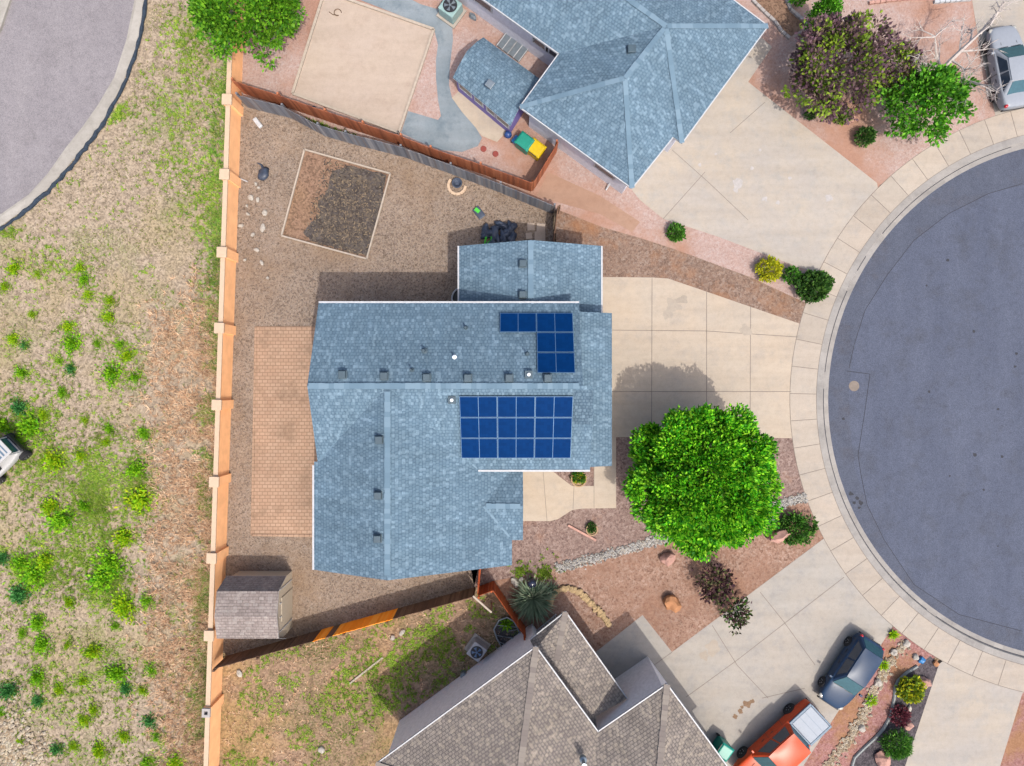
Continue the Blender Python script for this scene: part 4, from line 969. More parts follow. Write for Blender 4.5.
m = MB(); m.box((p.x - .1, p.y + .12, .137), (.3, .2, .012), R(-40)); m.build('print', M['bag_green'], t)
t = thing('soil_bag', 'torn dark blue sack on bare earth near the boundary wall pillars', 'bag', tuple(G(264, 176)))
m = MB(); p = G(264, 175); m.stone((p.x, p.y, .15), (.3, .42, .16), 0, .2); m.build('sack', M['bag'], t, smooth=True)
m = MB(); m.tube([(p.x + .0, p.y + .3, .1), (p.x - .12, p.y + .55, .06), (p.x - .35, p.y + .68, .04)], [.1, .06, .03], 6); m.build('strap', M['bag'], t)
m = MB(); a, b = G(255, 119), G(262, 128); m.beam(zv(a, .1), zv(b, .1), .26, .16); tag(bevel(m.build('plastic_pipe', M['white']), .05), 'short white pipe length lying on the dirt by the grey fence', 'pipe')
m = MB(); a, b = G(241, 179), G(248, 182); m.tube([zv(a, .05), zv(b, .05)], [.035, .035], 6); tag(m.build('stick', M['white']), 'thin white stick leaning out from the boundary wall', 'stick')
for px, py, s_, lab in ((531, 227, .42, 'topmost left square paving slab behind the garage'), (541, 228, .5, 'topmost right square paving slab behind the garage'), (529, 236, .36, 'small paving slab at lower left of four behind the garage'), (540, 237, .62, 'largest brownish paving slab of four behind the garage')):
    m = MB(); c = G(px, py); m.box((c.x, c.y, .03), (s_, s_, .06), U(-.15, .15)); tag(bevel(m.build('paving_slab', M['sand']), .015), lab, 'paving slab', 'paving slabs behind the garage')
# trampoline ring etc on the sand
m = MB(); c = G(338, 13); m.tube([(c.x + .2 * math.cos(a / 3), c.y + .2 * math.sin(a / 3), .03 + .004 * a) for a in range(16)] + [(c.x - .3, c.y - .1, .03), (c.x - .5, c.y + .05, .03)], [.025] * 18, 5); tag(m.build('rope', M['bark']), 'short brown rope coil lying on the sand square', 'rope')
m = MB(); c = G(313.5, 108); m.stone((c.x, c.y, .06), (.17, .1, .06)); tag(m.build('rock', M['bag']), 'small dark stone between sand square and brown fence', 'rock')
# planter rings
def planter(px, py, r, label):
    c = G(px, py); t = thing('planter', label, 'planter', tuple(c))
    m = MB(); m.lathe([(r, 0), (r, .25), (r * .84, .25), (r * .84, .17), (.01, .16)], (0, 0, 0), 24); m.build('ring', M['terracotta'], t, True)
    return t
planter(578.5, 478.5, .46, 'round tan planter with bright plant in the bed against the front wall')
planter(591.5, 529, .34, 'round tan planter with low plant on mauve gravel below the walk')
m = MB(); a, b = G(568, 525), G(594, 539); m.beam(zv(a, .07), zv(b, .07), .12, .1); m.beam(zv(b, .07), zv(G(596, 540), .09), .14, .12); tag(m.build('timber_board', M['rock_pink']), 'weathered pinkish timber board lying by the lower round planter', 'board')
# path lamp
t = thing('garden_lamp', 'dark square-topped lantern on a short arm beside the river rock', 'lamp', tuple(G(759, 512)))
a = G(759, 512); m = MB(); m.tube([zv(a, 0), zv(a, .9), G(767, 516, 1.15)], [.04, .04, .035], 7); m.build('post', M['black'], t)
c = G(768.5, 517, 1.2); m = MB(); m.box(tuple(c), (.5, .5, .24), R(35)); bevel(m.build('lantern', M['blue'], t), .05)
m = MB(); m.box((c.x, c.y, c.z + .15), (.56, .56, .06), R(35)); m.build('cap', M['black'], t)
# gazing ball
m = MB(); c = G(531.5, 580); m.lathe([(.16, 0), (.12, .25), (.1, .3), (.22, .42), (.29, .6), (.22, .8), (.08, .88)], (c.x, c.y, 0), 18); tag(m.build('gazing_ball', M['pot'], smooth=True), 'dark glossy garden ball on a stand among grey-green plants', 'garden ball')

# rocks
def rock(px, py, sx, sy, sz, mat, label, rz=None, group=None):
    m = MB(); c = G(px, py); m.stone((0, 0, sz * .55), (sx, sy, sz), 0, .24)
    o = m.build('rock', M[mat], None); o.location = c
    if rz is not None: o.rotation_euler[2] = rz
    bevel(o, .02, 1); return tag(o, label, 'rock', group)
rock(777.5, 535, .34, .68, .5, 'rock_pink', 'tall pale pink boulder beside the green juniper')
rock(667, 558, .38, .44, .42, 'rock_pink', 'pink boulder under the lower edge of the big green tree')
rock(671, 602, .5, .42, .4, 'rock_or', 'orange boulder alone on the pink gravel above the driveway')
rock(923.5, 681, .28, .36, .28, 'rock_pink', 'pink boulder at the upper right of the yellow-green bush')
rock(907, 725, .27, .24, .24, 'rock_pink', 'reddish pink rock between the maroon plant and the grassy bush')
rock(881, 758, .4, .44, .3, 'rock_pink', 'large tan-pink boulder at the picture bottom by the grassy bush')
rock(935, 663, .2, .17, .15, 'rock_or', 'small tan rock at the tip of the dark gravel bed')
rock(909, 708, .11, .2, .1, 'rock_w', 'small white oblong rock above the maroon plant')
rock(893, 652, .22, .2, .15, 'rock_w', 'white rock in the pebble line beside the rear of the dark car')
rock(877.5, 682, .24, .24, .16, 'rock_w', 'white rock in the pebble line halfway along the dark car')
rock(861, 727, .22, .22, .16, 'rock_w', 'white rock in the pebble line beside the red pickup')
rock(906, 643, .2, .22, .15, 'rock_w', 'white rock at the sidewalk end of the pebble line')
rock(915, 656.5, .18, .18, .15, 'rock_w', 'round white rock touching the bright blue glass lump')
rock(920.5, 659.5, .22, .2, .16, 'blue_l', 'bright blue glass lump at the tip of the rose gravel bed')
rock(515, 582, .3, .2, .14, 'rock_w', 'pale grey rock left of the dark garden ball')
rock(521, 579, .16, .16, .14, 'rock_w', 'small white rock touching the dark garden ball bed, upper left')
for i, (px, py, s_) in enumerate(((251, 198, .2), (258, 200, .16), (265, 213, .2), (248, 214, .14), (263, 228, .24), (241, 226, .16), (253, 235, .15), (257, 250, .18), (245, 260, .1), (262, 263, .16), (268, 278, .1), (256, 184, .12), (259, 188, .1), (247, 206, .1))):
    rock(px, py, s_, s_ * U(.6, .9), .1, 'rock_w', 'small pale rock lying on brown gravel beside the orange boundary wall', None, 'pale rocks along the boundary wall')
# tan edging stones arc
arcp = [(549.5, 604), (551, 597), (556, 591), (563, 588), (571, 588.5), (578, 591), (584, 596), (589, 601), (594, 606), (599, 611), (603, 616), (607, 621), (610, 626)]
proto = None
for i in range(len(arcp) - 1):
    for k_ in range(2):
        f = k_ / 2 + U(-.1, .1); x = arcp[i][0] * (1 - f) + arcp[i + 1][0] * f; y = arcp[i][1] * (1 - f) + arcp[i + 1][1] * f
        m = MB(); m.stone((0, 0, .1), (U(.17, .26), U(.14, .2), .13), 0, .2); o = m.build('edging_stone', M['edging']); o.location = G(x, y)
        tag(o, 'tan stone in the curved rock border by the taupe porch roof', 'rock', 'tan stones of the curved rock border')
# river rock and pebble lines (uncountable)
def scatter_stones(name, path, width, n, s0, s1, mat):
    m = MB(); P = GP(path); seg = [(a, b, (b - a).length) for a, b in zip(P[:-1], P[1:])]; T = sum(s[2] for s in seg)
    for _ in range(n):
        d = U(0, T)
        for a, b, L in seg:
            if d <= L: break
            d -= L
        p = a.lerp(b, min(1, d / L)); nn = Vector((-(b - a).y, (b - a).x, 0)).normalized(); p = p + nn * rnd.gauss(0, width * .32)
        s_ = U(s0, s1); vs = [(1, 0, 0), (-1, 0, 0), (0, 1, 0), (0, -1, 0), (0, 0, 1), (0, 0, -1)]
        q = Matrix.Rotation(U(0, 6.28), 3, 'Z')
        m.mesh([p + Vector((0, 0, s_ * .4 + .01)) + q @ Vector((v[0] * s_ * U(.8, 1.3), v[1] * s_ * U(.7, 1), v[2] * s_ * .6)) for v in vs], [(0, 2, 4), (2, 1, 4), (1, 3, 4), (3, 0, 4), (2, 0, 5), (1, 2, 5), (3, 1, 5), (0, 3, 5)])
    return tag(m.build(name, M[mat]), kind='stuff')
scatter_stones('river_rock_swale', swale, .4, 2600, .04, .1, 'river')
scatter_stones('pebble_line', [(905, 642), (890, 662), (878, 684), (864, 712), (852, 735), (840, 750), (818, 775)], .5, 620, .06, .13, 'pebble')
scatter_stones('stone_heap', [(-10, 720), (10, 740), (30, 770)], 2.4, 900, .06, .16, 'pebble')
# stone edging of the east yard
def edge_row(path, mat, name, label):
    P = GP(path); m = MB()
    for a, b in zip(P[:-1], P[1:]):
        L = (b - a).length; n_ = max(1, int(L / .3)); rz = math.atan2((b - a).y, (b - a).x)
        for i in range(n_): p = a.lerp(b, (i + .5) / n_); m.box((p.x, p.y, .08), (L / n_ - .03, .16, .16), rz + U(-.08, .08))
    return tag(m.build(name, M[mat]), label, 'garden edging')
edge_row([(752, 1), (764, 13), (774, 22), (781, 32), (789, 39)], 'cmu', 'block_edging', 'curved pale block edging nearest the corner of the blue-grey roof')
edge_row([(785, -2), (790, 10), (799, 18), (808, 25)], 'cmu', 'block_edging', 'short pale block edging beside the round bright green bush')
edge_row([(868, 4), (890, 1), (930, -3)], 'rock_pink', 'block_edging', 'thin pink edging line along the top of the orange gravel')
edge_row([(933, 3), (970, 0)], 'white', 'concrete_step', 'white concrete step at the top of the orange gravel yard')
sheet('east_bed', [(753, 0), (764, 12), (774, 21), (781, 31), (789, 38), (806, 26), (797, 17), (788, 8), (784, -5)], .008, 'dirt')

# ------------------------------------------------------------------ plants
def rv():
    while True:
        v = Vector((U(-1, 1), U(-1, 1), U(-1, 1)))
        if .05 < v.length < 1: return v.normalized()
def crown(m, c, rad, n, L, W, lump=.25, inner=.55, per=7, spread=.3, mi=None, zcut=-.5, seed=0, freq=1.6):
    # leaf clumps (lobes) spread through the crown, leaves on the outside of each lobe
    c = Vector(c); big = (rad[0] * rad[1] * rad[2]) ** (1 / 3)
    lr = min(.6, max(.1, big * .21)); total = n * per; nl = max(20, int(9.5 * (big / lr) ** 2)); k_ = 0
    for li in range(nl):
        while True:
            d = rv()
            if d.z > zcut: break
        f = 1 + lump * noise.noise(d * freq + Vector((seed, seed * .7, 0))) + lump * .6 * noise.noise(d * freq * 2.7 + Vector((0, seed, 0)))
        r = (inner + (1 - inner) * U(0, 1) ** .45) * f
        lc = c + Vector((d.x * (rad[0] - lr * .7), d.y * (rad[1] - lr * .7), d.z * (rad[2] - lr * .5))) * r
        lrr = lr * U(.65, 1.25); ax = (d + Vector((0, 0, .5)) + rv() * .5).normalized(); mm = mi() if mi else 0
        for _ in range(int(total / nl)):
            e = rv()
            if e.dot(ax) < -.35: e = -e
            q = lc + e * lrr * U(.5, 1.12); dd = (e * .8 + ax * .5 + rv() * .7)
            up_ = (e + Vector((0, 0, .6)) + rv() * .5)
            m.leaf(q, dd, up_, L * U(.7, 1.3), W * U(.7, 1.25), mm if not mi or rnd.random() < .75 else mi())
def limbs(m, base_, top, r0, n, reach, seed=0):
    base_ = Vector(base_); top = Vector(top)
    P = [base_, base_.lerp(top, .35) + rv() * .08, base_.lerp(top, .7) + rv() * .12, top]
    m.tube(P, [r0 * 1.25, r0 * .85, r0 * .6, r0 * .25], 8)
    for i in range(n):
        a = i * 2.4 + U(-.3, .3); s_ = base_.lerp(top, U(.3, .75)); e = s_ + Vector((math.cos(a) * reach[0], math.sin(a) * reach[1], U(.15, .6) * reach[2]))
        mid_ = s_.lerp(e, .5) + Vector((0, 0, U(.1, .4)))
        m.tube([s_, mid_, e], [r0 * .4, r0 * .25, r0 * .06], 6)
        for _ in range(2):
            m.tube([mid_, mid_.lerp(e, .6) + rv() * reach[0] * .25, e + rv() * reach[0] * .4], [r0 * .18, r0 * .1, r0 * .03], 5)
def tree(px, py, rpx, zmid, rz, n, mats, label, L=.28, W=.09, lump=.25, seed=1, ry=None, mi=None, per=7, spread=.3, inner=.5, cat='tree', name='leafy_tree', freq=1.6):
    c = G(px, py, zmid); k_ = (H - zmid) / F; rx_ = rpx * k_; ry_ = (ry or rpx) * k_
    t = thing(name, label, cat, (c.x, c.y, 0))
    m = MB(); limbs(m, (c.x, c.y, 0), (c.x + .1, c.y, zmid + rz * .5), max(.06, rx_ * .045), 9, (rx_ * .65, ry_ * .65, rz)); m.build('trunk', M['bark'], t)
    m = MB(); crown(m, c, (rx_, ry_, rz), n, L, W, lump, inner, per, spread, mi, -.55, seed, freq)
    m.build('crown', [M[x] for x in mats], t); return t
tree(703, 478, 75, 3.9, 2.6, 8200, ['leaf_main'], 'large round bright green shade tree in the front gravel by the driveway', .19, .058, .2, 3, per=9, inner=.3, spread=.26, freq=3.0)
tree(247, 8, 52, 3.2, 2.2, 1900, ['leaf_tl'], 'lime green tree overhanging the upper end of the orange wall', .2, .07, .42, 8, ry=45, freq=2.2)
pick = lambda: 1 if rnd.random() < .36 else 0
t = tree(838, 66, 50, 2.5, 1.9, 1400, ['leaf_purple', 'leaf_tip'], 'purple-leaved tree with yellow-green tips above the neighbour driveway', .22, .075, .5, 12, ry=46, mi=pick, per=6, freq=2.4, inner=.45)
tree(893, 70, 24, 1.9, 1.1, 420, ['leaf_purple', 'leaf_tip'], 'smaller purple and yellow-green shrub tree between the purple and green trees', .2, .07, .35, 15, ry=26, mi=lambda: 1 if rnd.random() < .5 else 0, per=6, freq=2.4)
tree(929, 103, 40, 2.2, 1.5, 700, ['leaf_mid'], 'fresh green bushy tree at the sidewalk below the bare tree', .22, .075, .7, 21, ry=32, freq=2.6, per=7)
# leafless tree
def branch(m, p, d, L, r, depth):
    P = [p]; q = p.copy(); dd = d.copy(); n_ = 5
    for i in range(n_):
        dd = (dd + rv() * .16).normalized(); q = q + dd * L / n_; q.z = max(q.z, .15); P.append(q.copy())
    m.tube(P, [r * (1 - .75 * i / n_) for i in range(n_ + 1)], 5 if r > .03 else 4, cap=False)
    if depth > 0:
        for i in range(5 if depth > 1 else 5):
            s_ = P[rnd.randint(1, n_)]; a = (dd + rv() * .95).normalized(); branch(m, s_, a, L * U(.4, .65), r * .45, depth - 1)
t = thing('bare_tree', 'leafless pale branched tree reaching over the silver car', 'tree', tuple(G(936, 74)))
m = MB(); b0 = G(938, 74, 0); b1 = G(943, 69, 2.2)
m.tube([b0, b0.lerp(b1, .5), b1], [.16, .14, .12], 8)
branch(m, b1, (G(980, 34, 3.6) - b1).normalized(), 2.6, .15, 3)
branch(m, b0.lerp(b1, .8), (G(915, 45, 3.2) - b1).normalized(), 2.0, .11, 3)
branch(m, b0.lerp(b1, .7), (G(930, 28, 3.4) - b1).normalized(), 2.0, .1, 3)
branch(m, b0.lerp(b1, .6), (G(990, 92, 3.0) - b0.lerp(b1, .6)).normalized(), 2.6, .11, 3)
branch(m, b0.lerp(b1, .5), (G(960, 118, 2.2) - b0.lerp(b1, .5)).normalized(), 2.2, .1, 3)
branch(m, G(980, 34, 3.6), (G(1000, 8, 4.2) - G(980, 34, 3.6)).normalized(), 1.7, .08, 3)
m.build('trunk', M['bark_w'], t)

def shrub(px, py, rpx, h, n, mats, label, L=.16, W=.05, per=6, lump=.25, ry=None, mi=None, seed=2, group=None, name='shrub', inner=.5, freq=2.2):
    zc = h * .45; c = G(px, py, h * .6); k_ = (H - h * .6) / F
    t = thing(name, label, 'shrub', (c.x, c.y, 0), 0, group)
    m = MB()
    for i in range(5): a = i * 1.256; m.tube([(0, 0, 0), (math.cos(a) * rpx * k_ * .4, math.sin(a) * rpx * k_ * .4, h * .6)], [.025, .01], 5)
    m.build('stem', M['bark'], t, True)
    m = MB(); crown(m, (0, 0, zc), (rpx * k_ * .92, (ry or rpx) * k_ * .92, h * .55), n, L, W, lump, inner, per, .12, mi, -.3, seed, freq)
    m.build('foliage', [M[x] for x in mats], t, True); return t
shrub(676.5, 232, 9, .7, 130, ['leaf_grn'], 'small bright green shrub alone on the pink gravel strip', seed=1)
shrub(770, 269, 12.5, .9, 200, ['leaf_yel'], 'yellow shrub on the pink strip beside the driveways', seed=2)
shrub(792, 275, 8.5, .8, 120, ['leaf_grn'], 'little green shrub between the yellow shrub and the clipped dark bush', seed=3)
shrub(815, 286, 18, 1.2, 380, ['leaf_dk'], 'round dark green clipped bush overhanging the sidewalk', L=.2, W=.07, seed=4, ry=16)
shrub(796, 529, 20, .7, 380, ['leaf_dk', 'leaf_grn'], 'spreading green juniper at the sidewalk corner beside the pink boulder', seed=5, ry=17, mi=lambda: rnd.randint(0, 1), lump=.5)
shrub(866, 136, 9.5, .9, 170, ['leaf_dk'], 'dark green ball shrub on pink gravel below the purple tree', seed=6, L=.14)
shrub(811, 113.5, 5.5, .6, 70, ['leaf_dk'], 'tiny dark green shrub at the driveway side of the purple tree', seed=7, L=.12)
shrub(844, 115, 9, .7, 110, ['leaf_tip', 'leaf_dk'], 'olive shrub inside a pale stone ring under the purple tree', seed=8, mi=lambda: rnd.randint(0, 1))
shrub(825, 14, 15, 3.3, 420, ['leaf_mid'], 'round bright green bush at the top beside the purple tree', seed=9, L=.15)
shrub(800, -4, 8, 1.2, 90, ['leaf_mid'], 'bright green bush cut off by the top of the picture', seed=10)
shrub(912, 690, 13.5, .9, 240, ['leaf_yel', 'leaf_tip'], 'yellow-green bush in the dark gravel bed below the blue glass lump', seed=11, mi=lambda: rnd.randint(0, 1), L=.17, W=.06)
shrub(898, 745, 14.5, .9, 330, ['leaf_grn'], 'round grassy green bush at the bottom of the dark gravel bed', seed=12, L=.22, W=.025)
shrub(901, 716, 10, .5, 90, ['leaf_red'], 'low maroon plant between the yellow-green and grassy bushes', seed=13, lump=.5)
shrub(578.5, 477, 7, .5, 80, ['leaf_grn', 'leaf_yel'], 'bright green plant growing in the planter against the front wall', seed=14, mi=lambda: 1 if rnd.random() < .3 else 0, L=.13)
shrub(591.5, 528, 5, .35, 60, ['leaf_dk'], 'low dark plant growing in the lower round planter', seed=15, L=.1)
shrub(716, 585, 20, 1.9, 210, ['leaf_blk'], 'sparse burgundy-leaved shrub below the large green tree', L=.24, W=.07, lump=.6, ry=22, seed=16, per=4, inner=.2, name='burgundy_shrub')
shrub(737, 612, 15, 1.7, 110, ['leaf_blk', 'leaf_dk'], 'sparse burgundy and green shrub leaning over the lower driveway edge', L=.26, W=.06, lump=.6, ry=18, seed=17, per=4, inner=.2, name='burgundy_shrub', mi=lambda: 1 if rnd.random() < .3 else 0)
def tuft(m, x, y, z, n, r, h, w=.022):
    for _ in range(n):
        a = U(0, 6.283); e = U(.35, 1.35); d = Vector((math.cos(a) * math.sin(e), math.sin(a) * math.sin(e), math.cos(e)))
        m.face(((x - d.y * w, y + d.x * w, z), (x + d.y * w, y - d.x * w, z), (x + d.x * r, y + d.y * r, z + h * math.cos(e) + .02)))
def blades_plant(px, py, rpx, h, n, mat, label, name='grass_clump', W=.03):
    c = G(px, py, h * .3); k_ = (H - h * .3) / F; t = tag(None or MB_blades(c, rpx * k_, h, n, mat, name, W), label, 'plant'); return t
def low_weeds(px, py, rpx, n, label):
    m = MB(); c = G(px, py)
    for _ in range(n):
        a = U(0, 6.28); q = rpx * abs(rnd.gauss(0, .5)); p = G(px + q * math.cos(a) * 1.2, py + q * math.sin(a)) - c
        tuft(m, p.x, p.y, .01, 8, U(.08, .2), .22, .028)
    o = m.build('weedy_shrubbery', M['lowgreen']); o.location = c; return tag(o, label, 'weeds')
def MB_blades(c, r, h, n, mat, name, W):
    m = MB()
    for i in range(n):
        a = U(0, 6.283); e = U(.2, 1.3); d = Vector((math.cos(a) * math.sin(e), math.sin(a) * math.sin(e), math.cos(e) * h / max(r, .1) ))
        d.normalize(); s_ = r * .35 * U(0, 1); m.blade(Vector((math.cos(a) * s_, math.sin(a) * s_, .02)), d, r * U(.55, 1.05), W)
    o = m.build(name, M[mat]); o.location = (c.x, c.y, 0); return o
blades_plant(533, 600, 24, .9, 420, 'leaf_teal', 'spiky grey-green grass clump beside the taupe porch roof', W=.035)
low_weeds(545, 571, 15, 110, 'low weedy green patch at the house end of the river rock')
low_weeds(521, 570, 13, 80, 'low weedy patch against the lower right corner of the house')
blades_plant(552, 590, 9, .6, 100, 'leaf_teal', 'small grey-green tuft beside the curved rock border')
for px, py, lab in ((893, 634, 'lime weed tuft at the sidewalk tip of the pebble line'), (883, 665, 'lime weed tuft in the pebble line beside the dark car'), (871, 700, 'lime weed tuft in the pebble line beyond the front of the dark car')):
    blades_plant(px, py, 7, .3, 70, 'weed_y', lab, 'weed_tuft')
blades_plant(506, 624, 8, .4, 90, 'weed_g', 'bright green weed beside the lower window well', 'weed_tuft')
edge_row([(835, 112), (836, 120), (842, 124), (850, 123), (854, 116)], 'rock_pink', 'stone_ring', 'half ring of pale stones round the olive shrub')

# ------------------------------------------------------------------ weeds of the vacant lot
KIND = {'g': ('weed_g', 'green'), 'y': ('weed_y', 'yellow-green'), 'd': ('weed_d', 'dark green')}
protos = {}
for kd, (mat, _) in KIND.items():
    for v in range(3):
        m = MB()
        for i in range(620):
            a = U(0, 6.283); ph = Vector((math.cos(a) * 1.9, math.sin(a) * 1.9, v * 9 + ord(kd)))
            rr = min(1.5, abs(rnd.gauss(0, .44))) * (1 + .75 * noise.noise(ph) + .3 * noise.noise(ph * 3))
            p = Vector((math.cos(a) * rr * .95, math.sin(a) * rr * .95, .04 + .4 * max(0, 1 - rr) * U(.2, 1)))
            d = (Vector((math.cos(a) * rr, math.sin(a) * rr, .55)) + rv() * .7).normalized()
            m.leaf(p, d, rv() * .6 + Vector((0, 0, .3)), U(.12, .28), U(.035, .08))
        o = m.build('weedy_bush', M[mat]); protos[kd, v] = [o, False]
WEEDS = [(15,269,8,'y'),(38,274,4,'y'),(81,268,6,'y'),(85,280,7,'g'),(89,295,5.5,'y'),(111,301,6,'y'),(5,287,5,'y'),(33,315,4.5,'y'),(110,317,6.5,'y'),(69,327,7,'y'),(73,344,10,'g'),(14,339,6.5,'y'),(25,345,5,'d'),(121,345,6,'g'),(128,356,8,'y'),(60,361,4,'g'),(72,369,6.5,'d'),(23,373,8,'g'),(113,374,11,'g'),(136,377,8,'g'),(98,344,5,'g'),
 (63,393,7,'g'),(21,408,10,'d'),(4,425,13,'g'),(31,427,15,'g'),(44,415,7,'y'),(110,429,6,'g'),(146,434,9,'g'),(86,420,4.5,'y'),(107,442,6,'y'),(56,461,13,'y'),(82,456,7,'y'),(138,469,13,'g'),(141,499,17,'y'),(63,520,17,'g'),(86,506,9,'g'),(52,506,10,'y'),(125,537,12,'y'),(112,562,15,'g'),(4,558,8,'d'),(22,563,10,'g'),(47,560,11,'y'),
 (36,574,16,'g'),(104,578,17,'g'),(21,594,11,'d'),(70,602,7,'y'),(125,607,17,'y'),(148,600,8,'g'),(39,622,9,'g'),(23,633,6,'g'),(44,644,10.5,'g'),(94,651,10,'y'),(117.5,672,13,'g'),(126.6,688,7.5,'d'),(143.6,690,6,'y'),(153,669,8,'g'),(38,677,9,'g'),(83.5,681,6,'y'),(60,689,6.5,'y'),(10,690,12,'d'),(39,700,7.5,'d'),(2,712,6,'g'),(94,709.6,6,'y'),(85,720,6.5,'y'),(125,736,7,'y'),(151,720,8,'d'),(158,736,7.5,'g'),(100,750,10,'y'),(57,749,7,'d'),(74,746,5.5,'y'),(149,762,8,'g'),(177,761,10,'y'),(116,626,5,'g'),(68,645,5,'y'),(20,740,5,'y')]
def row_phrase(y):
    for lim, s_ in ((310, 'level with the mulch square'), (335, 'level with the patio top'), (385, 'level with the upper patio'), (440, 'just above the white cart'), (490, 'level with the white cart'), (545, 'level with the patio foot'), (590, 'level with the shed top'), (640, 'level with the shed roof'), (690, 'just below the shed level'), (730, 'level with the uncapped pillar')):
        if y < lim: return s_
    return 'at the bottom edge'
info = []
for px, py, r, kd in WEEDS:
    dist = 'far from the wall' if px < 50 else ('midway across the lot' if px < 105 else 'nearer the wall')
    size = 'small' if r < 6.6 else ('medium' if r < 11 else 'broad')
    info.append([px, py, r, kd, '%s %s weeds %s, %s' % (size, KIND[kd][1], dist, row_phrase(py))])
from collections import defaultdict
dd_ = defaultdict(list)
for it in info: dd_[it[4]].append(it)
for lab, l in dd_.items():
    if len(l) > 1:
        xs = [i[0] for i in l]; ys = [i[1] for i in l]
        ax = 0 if max(xs) - min(xs) > max(ys) - min(ys) else 1
        l.sort(key=lambda i: i[ax])
        nm = (['left one', 'right one'] if ax == 0 else ['upper one', 'lower one']) if len(l) == 2 else ((['leftmost', 'middle', 'rightmost'] if ax == 0 else ['topmost', 'middle', 'lowest']) if len(l) == 3 else ['%s from the %s' % (o_, 'left' if ax == 0 else 'top') for o_ in ('first', 'second', 'third', 'fourth', 'fifth', 'sixth')])
        for i, q in zip(l, nm): i[4] += ', ' + q
for px, py, r, kd, lab in info:
    pr = protos[kd, rnd.randint(0, 2)]
    if pr[1]: o = pr[0].copy(); COL.objects.link(o)
    else: o = pr[0]; pr[1] = True
    k_ = r / S0 * 1.2; o.location = G(px, py); o.rotation_euler = (0, 0, U(0, 6.28)); o.scale = (k_, k_ * U(.65, 1.15), min(k_, .8))
    tag(o, lab, 'weed', 'weed clumps growing on the vacant lot')
for pr in protos.values():
    if not pr[1]: bpy.data.objects.remove(pr[0])
def road_side(px, py):   # inside the lot?
    for a, b in zip(road_out[:-1], road_out[1:]):
        if b[1] <= py <= a[1] or a[1] <= py <= b[1]:
            f = (py - a[1]) / ((b[1] - a[1]) or 1); return px > a[0] + (b[0] - a[0]) * f + 8
    return py > 230
mS, mD, mL, mW = MB(), MB(), MB(), MB()
for _ in range(90):
    px = U(296, 405); py = 128.5 + (px - 330) * .345 + U(-2, 2)
    p = G(px, py); tuft(mW, p.x, p.y, 0, 8, U(.1, .25), .25, .03)
N_ = lambda x, y, f, s_=0: noise.noise(Vector((x * f, y * f, s_)))
for _ in range(10500):
    px, py = U(-40, wx(300) - 8), U(-40, 810)
    if px > wx(py) - 5 or not road_side(px, py): continue
    p = G(px, py); v = N_(px, py, .02, 1); w_ = N_(px, py, .035, 4)
    dry_zone = 148 < px < wx(py) - 6 and py > 310
    if w_ > .12 and not dry_zone:
        if rnd.random() < .55: tuft(mL, p.x, p.y, 0, 7, U(.1, .26), .15)
    elif dry_zone and rnd.random() < .9:
        tuft(mD, p.x, p.y, 0, 7, U(.18, .42), .3)
    elif v > -.25:
        tuft(mS, p.x, p.y, 0, 5, U(.06, .2), .12)
for _ in range(2600):
    py = U(-40, 810); px = wx(py) - 7 - abs(rnd.gauss(0, 13 if py < 330 else 9))
    if N_(px, py, .03, 9) + (.25 if py < 330 else 0.0) + (.15 if py > 560 else 0) < 0: continue
    p = G(px, py); tuft(mW, p.x, p.y, 0, 9, U(.15, .42), .35, .03)
for _ in range(3600):
    py = U(255, 810); px = wx(py) - 6 - abs(rnd.gauss(0, 30)) if rnd.random() < .6 else U(125, wx(py) - 6)
    if rnd.random() > (py - 255) / 90 or rnd.random() > (px - 122) / 45 or px < 122 or N_(px, py, .03, 12) < -.25: continue
    p = G(px, py); tuft(mD, p.x, p.y, 0, 8, U(.2, .5), .4, .026)
for px, py, r, kd, _l in info:
    for _ in range(int(r * 5)):
        a = U(0, 6.28); q = r * abs(rnd.gauss(0, .85)); p = G(px + q * math.cos(a), py + q * math.sin(a)); 
        if px + q > wx(py) - 5: continue
        tuft(mL if rnd.random() < .8 else mS, p.x, p.y, 0, 7, U(.1, .26), .18, .03)
for _ in range(5200):
    px, py = U(-40, 205), U(250, 810)
    if N_(px, py, .028, 21) + .25 * N_(px, py, .1, 3) < .02 or px > 150 + (py > 560) * 40: continue
    p = G(px, py); tuft(mL if rnd.random() < .6 else mS, p.x, p.y, 0, 7, U(.08, .26), .16, .028)
for (cx, cy, rx_, ry_, n_) in ((190, 30, 30, 25, 160), (118, 112, 14, 10, 120), (210, 200, 18, 45, 200), (55, 180, 6, 14, 40), (10, 232, 14, 6, 40), (30, 450, 45, 60, 700), (100, 500, 35, 60, 700), (95, 480, 14, 50, 260), (70, 560, 60, 40, 600), (36, 575, 25, 14, 260), (110, 590, 24, 25, 300), (140, 490, 14, 30, 240), (200, 700, 18, 70, 300), (205, 412, 8, 14, 90), (203, 490, 7, 18, 110), (200, 600, 7, 40, 160), (200, 60, 30, 60, 260), (185, 160, 40, 60, 220), (120, 60, 16, 40, 60), (60, 262, 40, 18, 90), (105, 118, 12, 9, 80), (175, 100, 40, 60, 160), (60, 690, 60, 50, 260)):
    for _ in range(n_):
        px, py = rnd.gauss(cx, rx_ * .5), rnd.gauss(cy, ry_ * .5)
        if px > wx(py) - 5 or not road_side(px, py): continue
        p = G(px, py); tuft(mL if rnd.random() < .8 else mW, p.x, p.y, 0, 8, U(.12, .3), .2, .028)
tag(mS.build('sparse_grass', M['sparse']), 'thin mixed blades over the dry vacant lot', None, None, 'stuff')
tag(mD.build('dry_grass', M['dry']), 'dry straw coloured brush near the boundary wall', None, None, 'stuff')
